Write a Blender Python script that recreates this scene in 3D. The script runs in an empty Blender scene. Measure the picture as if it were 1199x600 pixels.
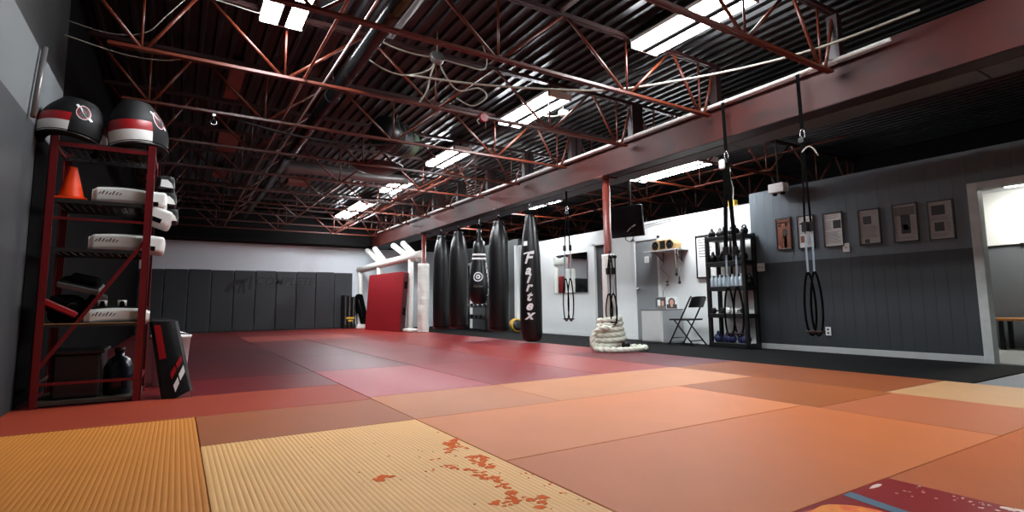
import bpy, bmesh, math, random
from mathutils import Vector, Matrix
random.seed(7)
C = bpy.context.scene.collection
PI = math.pi
V = Vector

# ------------------------------------------------------------------ mesh builder
class MB:
    def __init__(s):
        s.v = []; s.f = []; s.mi = []; s.sm = []
    def add(s, vs, fs, mi=0, sm=False, M=None):
        o = len(s.v)
        for p in vs:
            p = V(p)
            s.v.append(tuple(M @ p) if M is not None else tuple(p))
        for k, f in enumerate(fs):
            s.f.append([i + o for i in f])
            s.mi.append(mi[k] if isinstance(mi, list) else mi)
            s.sm.append(sm)
        return s
    def box(s, a, b, mi=0, M=None):
        x0, y0, z0 = a; x1, y1, z1 = b
        return s.add([(x0,y0,z0),(x1,y0,z0),(x1,y1,z0),(x0,y1,z0),(x0,y0,z1),(x1,y0,z1),(x1,y1,z1),(x0,y1,z1)],
                     [(0,3,2,1),(4,5,6,7),(0,1,5,4),(1,2,6,5),(2,3,7,6),(3,0,4,7)], mi, False, M)
    def bar(s, p0, p1, w, h, mi=0, up=(0,0,1)):
        p0, p1 = V(p0), V(p1); d = (p1-p0); L = d.length; d.normalize()
        u = V(up)
        if abs(d.dot(u)) > .98: u = V((0,1,0))
        r = d.cross(u).normalized(); u = r.cross(d)
        M = Matrix(((r.x,d.x,u.x,p0.x),(r.y,d.y,u.y,p0.y),(r.z,d.z,u.z,p0.z),(0,0,0,1)))
        return s.box((-w/2,0,-h/2),(w/2,L,h/2),mi,M)
    def tube(s, pts, r, n=8, mi=0, closed=False, mod=None, caps=True, M=None):
        pts = [V(p) for p in pts]; N = len(pts)
        rr = r if isinstance(r, (list, tuple)) else [r]*N
        t0 = (pts[1]-pts[0]).normalized()
        u = t0.orthogonal().normalized()
        vs = []; fs = []; dist = 0
        for i in range(N):
            if closed: t = pts[(i+1)%N]-pts[i-1]
            else: t = pts[min(i+1,N-1)]-pts[max(i-1,0)]
            if t.length < 1e-9: t = t0
            t = t.normalized()
            u = (u - t*u.dot(t))
            u = u.normalized() if u.length > 1e-6 else t.orthogonal().normalized()
            w = t.cross(u)
            if i: dist += (pts[i]-pts[i-1]).length
            for k in range(n):
                a = 2*PI*k/n; q = rr[i]*(mod(a,dist) if mod else 1)
                vs.append(pts[i] + u*(q*math.cos(a)) + w*(q*math.sin(a)))
        for i in range(N if closed else N-1):
            j = (i+1)%N
            for k in range(n):
                l = (k+1)%n
                fs.append((i*n+k, i*n+l, j*n+l, j*n+k))
        s.add(vs, fs, mi, True, M)
        if caps and not closed:
            o = len(s.v)-len(vs)
            s.f.append([o+k for k in range(n)][::-1]); s.mi.append(mi); s.sm.append(False)
            s.f.append([o+(N-1)*n+k for k in range(n)]); s.mi.append(mi); s.sm.append(False)
        return s
    def cyl(s, p0, p1, r0, r1=None, n=12, mi=0):
        return s.tube([p0,p1],[r0, r0 if r1 is None else r1],n,mi)
    def lathe(s, prof, n=20, c=(0,0,0), mi=0, M=None, wob=None):
        vs = []; fs = []; m = []
        for i,(r,z) in enumerate(prof):
            for k in range(n):
                a = 2*PI*k/n
                q = r*(wob(a,z) if wob else 1)
                vs.append((c[0]+q*math.cos(a), c[1]+q*math.sin(a), c[2]+z))
        for i in range(len(prof)-1):
            for k in range(n):
                l = (k+1)%n
                fs.append((i*n+k,i*n+l,(i+1)*n+l,(i+1)*n+k))
                m.append(mi(i) if callable(mi) else mi)
        s.add(vs, fs, m, True, M)
        o = len(s.v)-len(vs); q = len(prof)-1
        if prof[0][0] > 1e-4: s.f.append([o+k for k in range(n)][::-1]); s.mi.append(m[0]); s.sm.append(False)
        if prof[q][0] > 1e-4: s.f.append([o+q*n+k for k in range(n)]); s.mi.append(m[-1]); s.sm.append(False)
        return s
    def ribbon(s, pts, w, t=.004, side=(1,0,0), mi=0):
        pts = [V(p) for p in pts]; N = len(pts); sd = V(side).normalized(); vs = []; fs = []
        for i in range(N):
            d = (pts[min(i+1,N-1)]-pts[max(i-1,0)]).normalized()
            x = (sd - d*sd.dot(d))
            x = x.normalized() if x.length > 1e-4 else d.orthogonal().normalized()
            nrm = d.cross(x)
            for a,b in ((-1,-1),(1,-1),(1,1),(-1,1)):
                vs.append(pts[i]+x*(a*w/2)+nrm*(b*t/2))
        for i in range(N-1):
            for k in range(4):
                l=(k+1)%4
                fs.append((i*4+k,i*4+l,(i+1)*4+l,(i+1)*4+k))
        fs.append((3,2,1,0)); o=(N-1)*4; fs.append((o,o+1,o+2,o+3))
        return s.add(vs,fs,mi)
    def prism(s, poly, z0, z1, mi=0, M=None, side_mi=None):
        n = len(poly)
        vs = [(x,y,z0) for x,y in poly]+[(x,y,z1) for x,y in poly]
        fs = [tuple(range(n))[::-1], tuple(range(n,2*n))]+[(i,(i+1)%n,n+(i+1)%n,n+i) for i in range(n)]
        m = mi if side_mi is None else [mi,mi]+[side_mi]*n
        return s.add(vs,fs,m,False,M)
    def grid(s, fn, nu, nv, mi=0, sm=True, closeu=False):
        vs = [fn(i/(nu if closeu else nu), j/nv) for j in range(nv+1) for i in range(nu if closeu else nu+1)]
        W = nu if closeu else nu+1; fs=[]; m=[]
        for j in range(nv):
            for i in range(nu):
                k=(i+1)%W if closeu else i+1
                fs.append((j*W+i,j*W+k,(j+1)*W+k,(j+1)*W+i)); m.append(mi(i/nu,j/nv) if callable(mi) else mi)
        return s.add(vs,fs,m,sm)
    def text(s, body, size, fn, mi=0, shear=0, bold=0, slices=0, align='CENTER'):
        cu = bpy.data.curves.new('tmp','FONT'); cu.body = body; cu.size = size; cu.shear = shear
        cu.offset = bold; cu.align_x = align; cu.resolution_u = 3
        ob = bpy.data.objects.new('tmp',cu); C.objects.link(ob)
        bpy.context.view_layer.update()
        me = bpy.data.meshes.new_from_object(ob.evaluated_get(bpy.context.evaluated_depsgraph_get()))
        bm = bmesh.new(); bm.from_mesh(me)
        if slices and bm.verts:
            xs = [v.co.x for v in bm.verts]; lo, hi = min(xs), max(xs)
            for k in range(1,slices):
                x = lo+(hi-lo)*k/slices
                bmesh.ops.bisect_plane(bm, geom=bm.verts[:]+bm.edges[:]+bm.faces[:], plane_co=(x,0,0), plane_no=(1,0,0))
        bm.verts.index_update()
        s.add([fn(v.co.x, v.co.y) for v in bm.verts], [[v.index for v in f.verts] for f in bm.faces], mi)
        bm.free(); bpy.data.objects.remove(ob); bpy.data.curves.remove(cu); bpy.data.meshes.remove(me)
        return s
    def build(s, name, mats, parent=None, org=None, bevel=0, seg=2, subd=0, world=True):
        if not isinstance(mats,(list,tuple)): mats=[mats]
        if parent is not None and org is None and world:
            p = parent
            while p.parent: p = p.parent
            org = tuple(p.location)
        org = org or (0,0,0)
        me = bpy.data.meshes.new(name)
        me.from_pydata([(a-org[0],b-org[1],c-org[2]) for a,b,c in s.v],[],s.f)
        for m in mats: me.materials.append(m)
        me.polygons.foreach_set('material_index', s.mi)
        me.polygons.foreach_set('use_smooth', s.sm)
        me.update()
        o = bpy.data.objects.new(name, me); C.objects.link(o)
        if parent is not None: o.parent = parent
        else: o.location = org
        if bevel:
            b = o.modifiers.new('bevel','BEVEL'); b.width=bevel; b.segments=seg; b.limit_method='ANGLE'
        if subd:
            b = o.modifiers.new('sub','SUBSURF'); b.levels=subd; b.render_levels=subd
        return o

def tag(o, label, cat, group=None, kind=None):
    o['label']=label; o['category']=cat
    if group: o['group']=group
    if kind: o['kind']=kind
    return o
def thing(name, label, cat, loc=(0,0,0), rz=0, group=None):
    o = bpy.data.objects.new(name,None); C.objects.link(o); o.empty_display_size=.1
    o.location=loc; o.rotation_euler=(0,0,rz)
    return tag(o,label,cat,group)
def struct(o):
    o['kind']='structure'; return o
def dup(root, loc, rz=None, label=None, group=None):
    r = root.copy(); C.objects.link(r); r.location=loc
    if rz is not None: r.rotation_euler=(0,0,rz)
    if label: r['label']=label
    if group: r['group']=group
    for ch in list(root.children):
        c = ch.copy(); C.objects.link(c); c.parent=r
        for g in list(ch.children):
            d = g.copy(); C.objects.link(d); d.parent=c
    return r
ORD = ['first','second','third','fourth','fifth','sixth','seventh','eighth','ninth','tenth','eleventh','twelfth','thirteenth']

# ------------------------------------------------------------------ materials
def lin(c):
    return tuple(((x/255)/12.92 if x/255<=.04045 else ((x/255+.055)/1.055)**2.4) for x in c)+(1,)
def mat(name, col, rough=.5, metal=0, var=.12, scale=6, bump=0, bscale=60, spec=.5, zband=None, stretch=None, col2=None, thr=None, emit=0, coat=0, anis=None):
    m = bpy.data.materials.new(name); m.use_nodes=True
    nt = m.node_tree; N = nt.nodes; L = nt.links
    b = N['Principled BSDF']
    b.inputs['Roughness'].default_value=rough; b.inputs['Metallic'].default_value=metal
    b.inputs['Specular IOR Level'].default_value=spec
    if coat: b.inputs['Coat Weight'].default_value=coat; b.inputs['Coat Roughness'].default_value=.15
    geo = N.new('ShaderNodeNewGeometry'); vec = geo.outputs['Position']
    tc = N.new('ShaderNodeTexCoord'); vec = tc.outputs['Object'] if not zband else geo.outputs['Position']
    if stretch:
        mp = N.new('ShaderNodeMapping'); mp.inputs['Scale'].default_value=stretch; L.new(vec,mp.inputs['Vector']); vec=mp.outputs['Vector']
    no = N.new('ShaderNodeTexNoise'); no.inputs['Scale'].default_value=scale; no.inputs['Detail'].default_value=5
    L.new(vec,no.inputs['Vector'])
    def cnode(c):
        mx = N.new('ShaderNodeMix'); mx.data_type='RGBA'
        l = lin(c)
        mx.inputs['A'].default_value=tuple(x*(1-var) for x in l[:3])+(1,)
        mx.inputs['B'].default_value=tuple(min(1,x*(1+var)) for x in l[:3])+(1,)
        L.new(no.outputs['Fac'],mx.inputs['Factor']); return mx.outputs['Result']
    out = cnode(col)
    if col2 is not None:
        n2 = N.new('ShaderNodeTexNoise'); n2.inputs['Scale'].default_value=thr[1]; n2.inputs['Detail'].default_value=6; L.new(vec,n2.inputs['Vector'])
        rp = N.new('ShaderNodeValToRGB'); rp.color_ramp.elements[0].position=thr[0]; rp.color_ramp.elements[1].position=thr[0]+thr[2]
        L.new(n2.outputs['Fac'],rp.inputs['Fac'])
        mx = N.new('ShaderNodeMix'); mx.data_type='RGBA'; L.new(rp.outputs['Color'],mx.inputs['Factor'])
        L.new(out,mx.inputs['A']); mx.inputs['B'].default_value=lin(col2); out=mx.outputs['Result']
    if zband:
        sx = N.new('ShaderNodeSeparateXYZ'); L.new(geo.outputs['Position'],sx.inputs[0])
        for z,c in zband:
            g = N.new('ShaderNodeMath'); g.operation='GREATER_THAN'; g.inputs[1].default_value=z; L.new(sx.outputs['Z'],g.inputs[0])
            mx = N.new('ShaderNodeMix'); mx.data_type='RGBA'; L.new(g.outputs[0],mx.inputs['Factor'])
            L.new(out,mx.inputs['A']); L.new(cnode(c),mx.inputs['B']); out=mx.outputs['Result']
    L.new(out,b.inputs['Base Color'])
    if bump:
        n3 = N.new('ShaderNodeTexNoise'); n3.inputs['Scale'].default_value=bscale; n3.inputs['Detail'].default_value=4; L.new(vec,n3.inputs['Vector'])
        bp = N.new('ShaderNodeBump'); bp.inputs['Strength'].default_value=bump; bp.inputs['Distance'].default_value=.02
        L.new(n3.outputs['Fac'],bp.inputs['Height']); L.new(bp.outputs['Normal'],b.inputs['Normal'])
    if emit:
        b.inputs['Emission Color'].default_value=lin(col); b.inputs['Emission Strength'].default_value=emit
    return m

M = {}
def mk(k,*a,**kw): M[k]=mat(k,*a,**kw); return M[k]
mk('deck',(30,30,31),.38,.4,.25,3)
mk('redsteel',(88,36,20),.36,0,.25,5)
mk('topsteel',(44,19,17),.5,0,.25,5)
mk('redsteel_pale',(150,92,78),.35,0,.2,5)
mk('greysteel',(118,114,112),.35,.4,.2,5)
mk('beam',(60,19,14),.55,0,.3,2.2,spec=.25,col2=(38,19,16),thr=(.52,3,.2),bump=.05,bscale=12)
mk('beamdark',(38,17,17),.5,0,.2,4)
mk('soffit',(84,96,104),.7,0,.15,3)
mk('whitepipe',(225,225,222),.3,0,.05)
mk('blackpipe',(20,21,22),.22,0,.1)
mk('cablegrey',(150,148,138),.5,0,.1)
mk('cableblack',(20,20,21),.5,0,.1)
mk('lamp',(246,250,255),.4,0,0,emit=40)
mk('lamphousing',(225,225,222),.35,0,.04)
mk('dark',(9,9,10),.7,0,.15,spec=.15)
mk('black_vinyl',(12,12,13),.38,0,.2,8,bump=.06,bscale=30)
mk('black_fabric',(7,7,7),.95,0,.2,20,spec=.06)
mk('matte_black',(9,9,10),.6,0,.2,8,spec=.2)
mk('black_plastic',(17,17,18),.42,0,.15)
mk('white_vinyl',(228,229,226),.4,0,.06,5)
mk('wrap',(226,226,218),.45,0,.06,9,bump=.5,bscale=14,stretch=(1,1,2.5))
mk('grey_pad',(96,98,98),.55,0,.1)
mk('red_vinyl',(152,16,24),.35,0,.1)
mk('red_post',(112,17,23),.4,0,.2)
mk('orange_cone',(255,72,12),.4,0,.06)
mk('rubber',(7,7,7),.85,0,.4,9,spec=.15,col2=(90,92,92),thr=(.70,150,.02),bump=.4,bscale=90)
mk('concrete',(98,104,108),.55,0,.12,4)
mk('skirting',(178,180,178),.45,0,.12,8)
mk('crash',(148,22,32),.5,0,.15,3,bump=.35,bscale=3.5)
mk('rope',(222,224,208),.85,0,.15,30,bump=.3,bscale=180)
mk('chrome',(190,190,190),.2,.9,.05)
mk('blue_strap',(132,152,166),.6,0,.12,20)
mk('wood',(172,118,70),.45,0,.2,4,stretch=(1,8,8))
mk('tanwood',(176,142,90),.4,0,.15,6)
mk('paper',(205,205,202),.55,0,.08)
mk('ink',(44,42,44),.6,0,.3,30)
mk('faded',(92,88,84),.6,0,.25,14)
mk('brownprint',(120,66,42),.5,0,.35,12,col2=(196,150,118),thr=(.58,9,.1))
mk('navy',(38,44,86),.4,0,.2)
mk('clear',(188,205,214),.2,0,.1,12)
mk('yellow',(200,160,50),.5,0,.15)
mk('green',(120,150,122),.4,.2,.15)
mk('door_grey',(86,90,92),.45,0,.06,2)
mk('white_paint',(224,228,226),.5,0,.06,2)
mk('brownpatch',(128,70,56),.6,0,.2,4,stretch=(1,.2,1))
mk('text_white',(232,232,232),.5,0,.02)
mk('text_black',(9,9,10),.6,0,.05)
mk('blue_jug',(22,28,38),.25,0,.15)
mk('tote',(24,25,27),.4,0,.15)
mk('silver',(196,198,200),.4,.2,.06)
mk('skin',(176,132,108),.6,0,.1)
def mirror():
    m = bpy.data.materials.new('mirror_glass'); m.use_nodes=True; b=m.node_tree.nodes['Principled BSDF']
    b.inputs['Metallic'].default_value=1; b.inputs['Roughness'].default_value=.03; b.inputs['Base Color'].default_value=(.82,.86,.84,1); return m
M['mirror']=mirror()
# ------------------------------------------------------------------ camera, world
cam = bpy.data.cameras.new('camera'); co = bpy.data.objects.new('camera',cam); C.objects.link(co)
cam.sensor_fit='HORIZONTAL'; cam.sensor_width=36; cam.lens=36*628.7/1199; cam.shift_y=-11.3/1199
yaw,pit,roll = (math.radians(a) for a in (31.851,6.2526,-.5573))
F = V((math.sin(yaw)*math.cos(pit),math.cos(yaw)*math.cos(pit),math.sin(pit))); R0=V((math.cos(yaw),-math.sin(yaw),0)); U0=R0.cross(F)
R1 = R0*math.cos(roll)+U0*math.sin(roll); U1 = U0*math.cos(roll)-R0*math.sin(roll)
co.matrix_world = Matrix(((R1.x,U1.x,-F.x,0),(R1.y,U1.y,-F.y,0),(R1.z,U1.z,-F.z,.68),(0,0,0,1)))
cam.clip_start=.05
sc = bpy.context.scene; sc.camera=co
sc.view_settings.view_transform='Standard'; sc.view_settings.look='None'; sc.view_settings.gamma=1; sc.view_settings.exposure=.95
sc.view_settings.use_curve_mapping=False
sc.cycles.max_bounces=6
w = bpy.data.worlds.new('world'); sc.world=w; w.use_nodes=True
w.node_tree.nodes['Background'].inputs[0].default_value=(.9,.95,1,1); w.node_tree.nodes['Background'].inputs[1].default_value=.01

# ------------------------------------------------------------------ shell
XL, XR, YF, YB, ZD = -.93, 7.85, 17.6, -3.2, 3.6
XO = 11.6
MB().box((XL-.2,YB-.2,-.24),(XO+.2,YF+.2,-.04)).build('floor',M['concrete'],org=(5,7,-.24))['kind']='structure'
# ribbed steel roof deck
b = MB(); per=.15; x=XL; prof=[]
while x < XO:
    prof += [(x,ZD+.035),(x+.075,ZD+.035),(x+.095,ZD),(x+.13,ZD)]; x+=per
vs=[]; fs=[]
for y in (YB,YF+.2):
    vs += [(px,y,pz) for px,pz in prof]
n=len(prof); fs=[(i,i+1,n+i+1,n+i) for i in range(n-1)]
b.add(vs,fs); b.box((XL-.2,YB-.2,ZD+.04),(XO+.2,YF+.2,ZD+.12))
struct(b.build('ceiling',M['deck'],org=(5,7,ZD)))
wl = mat('left_wall_paint',(56,59,61),.6,0,.1,2,zband=[(2.0,(108,113,115)),(2.55,(7,7,8))],bump=.08,bscale=10)
struct(MB().box((XL-.2,YB-.2,-.04),(XL,5.85,ZD+.04)).build('wall_left',wl,org=(XL,2,0)))
struct(MB().box((XL-.2,5.85,-.04),(XL-.001,YF+.2,ZD+.04)).box((XL-.1,5.04,-.03),(XL+.004,5.86,1.98)).build('wall_left_far',mat('left_far_shade',(6,6,7),.8,0,.1,2,spec=.05),org=(XL,12,0)))  # near-black wall and thin panel: shade behind the rack put into the colour
wf = mat('far_wall_paint',(214,222,227),.6,0,.05,2,zband=[(2.58,(12,12,13))])
struct(MB().box((XL,YF,-.04),(XO,YF+.2,ZD+.04)).build('wall_far',wf,org=(5,YF,0)))
struct(MB().box((XL,YB-.2,-.04),(XO,YB,ZD+.04)).build('wall_back',mat('back_wall_paint',(60,62,64),.6),org=(5,YB,0)))
struct(MB().box((XO,YB-.2,-.04),(XO+.2,YF+.2,ZD+.04)).build('wall_right_outer',mat('outer_wall_black',(9,9,10),.8,spec=.1),org=(XO,7,0)))
# right partition: white part, dark grey far part, grooved grey part with doorway
struct(MB().box((XR+.05,5.29,-.04),(XR+.17,8.72,2.31)).box((XR+.05,9.2,-.04),(XR+.17,12.4,2.31)).box((XR+.05,8.72,1.99),(XR+.17,9.2,2.31)).build('wall_right_white',M['white_paint'],org=(XR,9,0)))
struct(MB().box((XR+.05,12.4,-.04),(XR+.17,YF,2.5)).build('wall_right_far',mat('far_right_grey',(70,74,74),.6),org=(XR,15,0)))
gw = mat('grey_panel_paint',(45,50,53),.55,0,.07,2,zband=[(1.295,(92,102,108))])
b = MB()
y=5.29; g=.004; pw=.135
gv=MB()
def plank(y0,y1,z0,z1):
    b.box((XR,y0+g/2,z0),(XR+.12,y1-g/2,z1))
yy=5.29
while yy>2.44+.02:
    y0=max(2.44,yy-pw); plank(y0,yy,-.04,2.445); yy=y0
yy=2.44
while yy>-3:
    plank(yy-pw,yy,2.04,2.445) if yy>1.2 else plank(yy-pw,yy,-.04,2.445); yy-=pw
b.box((XR+.0025,2.44,-.04),(XR+.13,5.29,2.44)); b.box((XR+.0025,-3.1,-.04),(XR+.13,1.1,2.44)); b.box((XR+.0025,1.1,2.02),(XR+.13,2.44,2.44))
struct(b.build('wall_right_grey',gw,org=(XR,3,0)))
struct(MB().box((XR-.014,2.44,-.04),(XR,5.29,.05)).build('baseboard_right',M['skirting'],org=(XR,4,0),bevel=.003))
# doorway casing and the room behind it
b=MB(); b.box((XR-.02,2.36,-.04),(XR+.14,2.452,2.05)); b.box((XR-.02,1.14,1.97),(XR+.14,2.36,2.05)); b.box((XR-.02,1.05,-.04),(XR+.14,1.14,2.05))
d=struct(b.build('door_1',mat('door_casing',(186,192,188),.45,0,.25,9),org=(XR,1.8,0),bevel=.004))
rw = mat('side_room_paint',(96,101,104),.6,0,.06,2,zband=[(1.55,(200,204,204))])
struct(MB().box((10.7,YB,-.04),(10.85,5.2,2.43)).build('wall_side_room',rw,org=(10.7,2,0)))
struct(MB().box((XR+.13,5.05,-.04),(10.7,5.2,2.43)).build('wall_side_room_end',M['white_paint'],org=(9,5.1,0)))
struct(MB().box((XR+.13,YB,2.39),(10.85,5.2,2.43)).build('ceiling_side_room',M['white_paint'],org=(9,2,2.55)))
struct(MB().box((XR+.13,YB,-.04),(10.7,5.05,-.028)).build('floor_side_room',mat('pale_floor',(150,152,150),.5,0,.1),org=(9,2,-.04)))
t=thing('wall_board','white board clipped to the wall of the side room seen through the doorway','board',(10.66,2.6,1.5))
MB().box((10.665,1.2,1.52),(10.69,3.6,2.34)).build('board_panel',M['white_vinyl'],t,bevel=.004)
for yy in (3.2,2.75,2.0): MB().box((10.65,yy-.02,1.5),(10.695,yy+.02,1.53)).build('clip',M['black_plastic'],t)
t=thing('bench','wooden topped bench against the wall of the side room','bench',(10.3,2.2,-.028))
MB().box((10.1,1.0,.385),(10.6,3.2,.425)).build('seat',M['wood'],t,bevel=.006)
for yy in (1.2,2.1,2.95):
    for xx in (10.17,10.53): MB().box((xx-.025,yy-.025,-.028),(xx+.025,yy+.025,.385)).build('leg',M['black_plastic'],t)
t=thing('ceiling_lamp','small bright lamp on the side room ceiling beyond the doorway','lamp',(10.0,2.4,2.39))
MB().box((9.7,2.0,2.36),(10.3,2.78,2.39)).build('housing',M['lamphousing'],t)
MB().box((9.72,2.02,2.325),(10.28,2.76,2.36)).build('diffuser',mat('side_lamp',(255,252,246),.4,emit=17),t,bevel=.01)

# rubber flooring strip
tag(MB().box((5.63,1.95,-.04),(XR,YF,-.03)).build('rubber_flooring',M['rubber'],org=(6.7,9,-.04)),'black speckled rubber floor strip along the right hand wall','flooring')

# ------------------------------------------------------------------ grey wall pads on the far wall
pg = mat('wall_pad_vinyl',(46,51,54),.5,0,.08,2,bump=.04,bscale=3)
n=10; x0=XL+.01; wp=(4.8-x0)/n
for k in range(n):
    a=x0+wp*k
    o=MB().box((a+.004,YF-.05,0),(a+wp-.004,YF-.002,1.77+.006*((k*7)%3-1))).build('wall_pad',pg,org=(a+wp/2,YF,0),bevel=.02,seg=3)
    tag(o,f'charcoal padded wall panel on the far wall, {ORD[k]} from the left wall','wall pad','charcoal pads lining the far wall')
b=MB(); b.text('COMPLETE',.34,lambda x,y:(2.75+x,YF-.0535,1.35+y),shear=.25,bold=.004)
b.box((2.0,YF-.0535,1.27),(3.9,YF-.0525,1.285))
# swooping emblem in front of the word
def em(pts): b.prism(pts,0,.001,0,Matrix.Translation((1.45,YF-.053,1.3))@Matrix.Rotation(PI/2,4,'X'))
em([(-.35,-.15),(-.2,.1),(0,.2),(.2,.22),(.3,.3),(.25,.15),(.1,.1),(-.1,0),(-.2,-.2)]); em([(.0,-.2),(.08,.12),(.2,.18),(.22,-.2),(.14,-.2),(.13,.05),(.06,-.2)]); em([(.3,-.1),(.34,.3),(.4,.33),(.38,-.08)])
tag(b.build('wall_lettering',mat('lettering_dark',(18,19,20),.45),org=(2.7,YF-.05,1.2)),'faint dark lettering with emblem across the charcoal far wall pads','lettering')

# ------------------------------------------------------------------ steel: joists, beam, posts
def joist(x0, label, su, eu, seat, cat='joist'):
    """x0: wall end; spans 6.2 m to the other bearing"""
    t = thing('roof_joist',label,cat,(x0+3.1,0,2.88),0,None)
    X=lambda u: u+x0
    zb, zt = 2.9, 3.52
    bc=MB()
    for dy in (-.016,.016): bc.box((X(.33),dy-.013,zb-.016),(X(6.2),dy+.013,zb+.01))
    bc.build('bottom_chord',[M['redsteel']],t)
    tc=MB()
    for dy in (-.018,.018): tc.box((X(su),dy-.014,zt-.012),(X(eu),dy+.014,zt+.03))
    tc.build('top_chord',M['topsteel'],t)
    bn=[.56,1.71,3.29,4.87,6.03]; tn=[1.0,2.5,4.06,5.58]
    def rod(a,c,r=.016): MB().cyl((X(a[0]),0,a[1]),(X(c[0]),0,c[1]),r,n=8).build('web_rod',M['redsteel'],t)
    rod((su+.04,zt),(.56,zb),.016); rod((eu-.04,zt),(6.1,zb),.016)
    if seat is not None: MB().box((seat-.045,-.05,3.06),(seat+.045,.05,3.5)).build('bearing_seat',M['beamdark'],t)
    for i in range(4):
        rod((bn[i]+.03,zb),(tn[i]-.03,zt)); rod((tn[i]+.03,zt),(bn[i+1]-.03,zb))
    for u in bn: rod((u,zb),(u,zt),.011)
    return t
YJ=[2.6+1.4*k for k in range(11)]
j0=joist(XL,'',.01,6.36,5.4)
for k,y in enumerate(YJ):
    n=len(YJ)-1-k
    lab=f'red steel roof joist left of the main beam, {ORD[n]} from the padded far wall'
    o = j0 if k==0 else dup(j0,(0,0,0))
    o.location=(XL+3.1,y,2.88); o['label']=lab; o['group']='roof joists left of the main beam'
j1=joist(5.27,'',.2,6.32,5.52)
for k,y in enumerate(YJ[2:]):
    n=len(YJ)-3-k
    lab=f'red steel roof joist right of the main beam, {ORD[n]} from the far wall'
    o = j1 if k==0 else dup(j1,(0,0,0))
    o.location=(5.27+3.1,y,2.88); o['label']=lab; o['group']='roof joists right of the main beam'
t=thing('main_beam','maroon steel main beam running the length of the gym under the roof joists','beam',(5.46,7,2.6))
MB().box((5.36,YB,2.6),(5.57,YF,2.625)).box((5.36,YB,3.03),(5.57,YF,3.06)).build('flange',M['beamdark'],t)
MB().box((5.352,YB,2.606),(5.5,YF,3.054)).build('web',M['beam'],t)
b=MB()
y=YB
while y<YF:
    y1=min(YF,y+2.4); b.box((5.6,y+.006,2.6),(5.92,y1-.006,2.9)); y=y1
tag(b.build('beam_soffit',M['soffit'],org=(5.76,7,2.6),bevel=.004),'grey boxed duct alongside the right underside of the maroon beam','duct')
def steel_post(x,y,label,zw,r,crinkle):
    t=thing('steel_post',label,'post',(x,y,-.04))
    MB().cyl((x,y,-.04),(x,y,2.585),.057,n=20).build('pipe',M['red_post_m'],t)
    MB().box((x-.15,y-.09,2.575),(x+.15,y+.09,2.6)).build('cap_plate',M['redsteel'],t,bevel=.004)
    b=MB(); prof=[]; z=.0; k=0
    while z<zw:
        prof.append((r*(1+crinkle*math.sin(k*2.1)+crinkle*.6*math.sin(k*5.3)),z)); z+=.035; k+=1
    prof.append((r,zw)); prof.append((r*.6,zw+.004))
    b.lathe(prof,24,(x,y,0),wob=lambda a,z:1+crinkle*.8*math.sin(3*a+z*17))
    b.build('padding',M['wrap'],t)
    return t
M['red_post_m']=mat('post_red_oxide',(112,44,34),.4,0,.25,6)
p=steel_post(5.46,6.06,'red steel post with white padding and a thick rope coiled at its foot',1.42,.095,.008)
for a in (.2,.55): 
    pass
MB().ribbon([(5.40+.0,5.965,z) for z in (.05,.7,1.4)],.022,.006,(1,0,0)).build('strap',M['black_vinyl'],p)
MB().ribbon([(5.52,5.975,z) for z in (.05,.7,1.41)],.03,.006,(1,.4,0)).build('strap',M['black_vinyl'],p)
MB().box((5.44,5.956,1.36),(5.54,5.98,1.405)).build('band',M['black_vinyl'],p,bevel=.01)
p2=steel_post(5.46,13.2,'red steel post wrapped in crinkled white padding beside the white cage frame',1.78,.15,.03)
MB().cyl((5.46,13.2,1.62),(5.46,13.2,1.8),.1,n=20).build('collar',M['red_post_m'],p2)
# thick twisted rope
pts=[]; cx,cy=5.46,6.06
turn=6.3; NS=60
for i in range(int(turn*NS)):
    a=2*PI*i/NS; f=i/(turn*NS)
    R=.215-.075*f; z=.035+.46*f
    if i < NS*1.0: R += .05*math.cos((a-2.6)) 
    pts.append((cx+R*math.cos(a-.6),cy+R*math.sin(a-.6),z))
# loose lower loop swinging out to the right and the bight rising at the left
low=[]
for i in range(48):
    a=2*PI*i/48
    rx=.40-.07*math.cos(a*1.0); 
    low.append((cx-.03+.12+ .40*math.cos(a-.9), cy-.14+.26*math.sin(a-.9), .036+.02*max(0,math.sin(a*2))*0))
def tw(a,d): return 1+.24*math.cos(3*(a-d*24))
t=thing('battle_rope','thick white twisted rope coiled round the foot of the padded red post','rope',(cx,cy,0))
def dense(p,n):
    out=[]
    for i in range(len(p)-1):
        for k in range(n): out.append(V(p[i]).lerp(V(p[i+1]),k/n))
    return out+[V(p[-1])]
MB().tube(pts,.037,14,mod=tw).tube(dense(low,2),.037,14,mod=tw,closed=False).build('coil',M['rope'],t)
bight=[]
for i in range(25):
    a=PI*i/24
    bight.append((cx-.30-.03*math.sin(a)+.05*math.cos(a)*0, cy-.06+.02*math.cos(a), .04+.30*math.sin(a)*1))
bight=[(cx-.12,cy-.16,.33),(cx-.2,cy-.1,.34),(cx-.27,cy-.02,.30),(cx-.31,cy+.02,.22),(cx-.33,cy+.02,.13),(cx-.31,cy-.02,.05),(cx-.24,cy-.1,.037),(cx-.14,cy-.22,.037)]
def smooth(p,n=8):
    p=[V(q) for q in p]; out=[]
    for i in range(len(p)-1):
        p0=p[max(i-1,0)];p1=p[i];p2=p[i+1];p3=p[min(i+2,len(p)-1)]
        for k in range(n):
            u=k/n
            out.append(.5*((2*p1)+(p2-p0)*u+(2*p0-5*p1+4*p2-p3)*u*u+(3*p1-p0-3*p2+p3)*u**3))
    return out+[p[-1]]
MB().tube(smooth(bight,10),.036,14,mod=tw).build('bight',M['rope'],t)
MB().cyl((cx+.0,cy-.27,.1),(cx+.09,cy-.28,.1),.042,n=14).build('end_sleeve',M['black_vinyl'],t)
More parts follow.
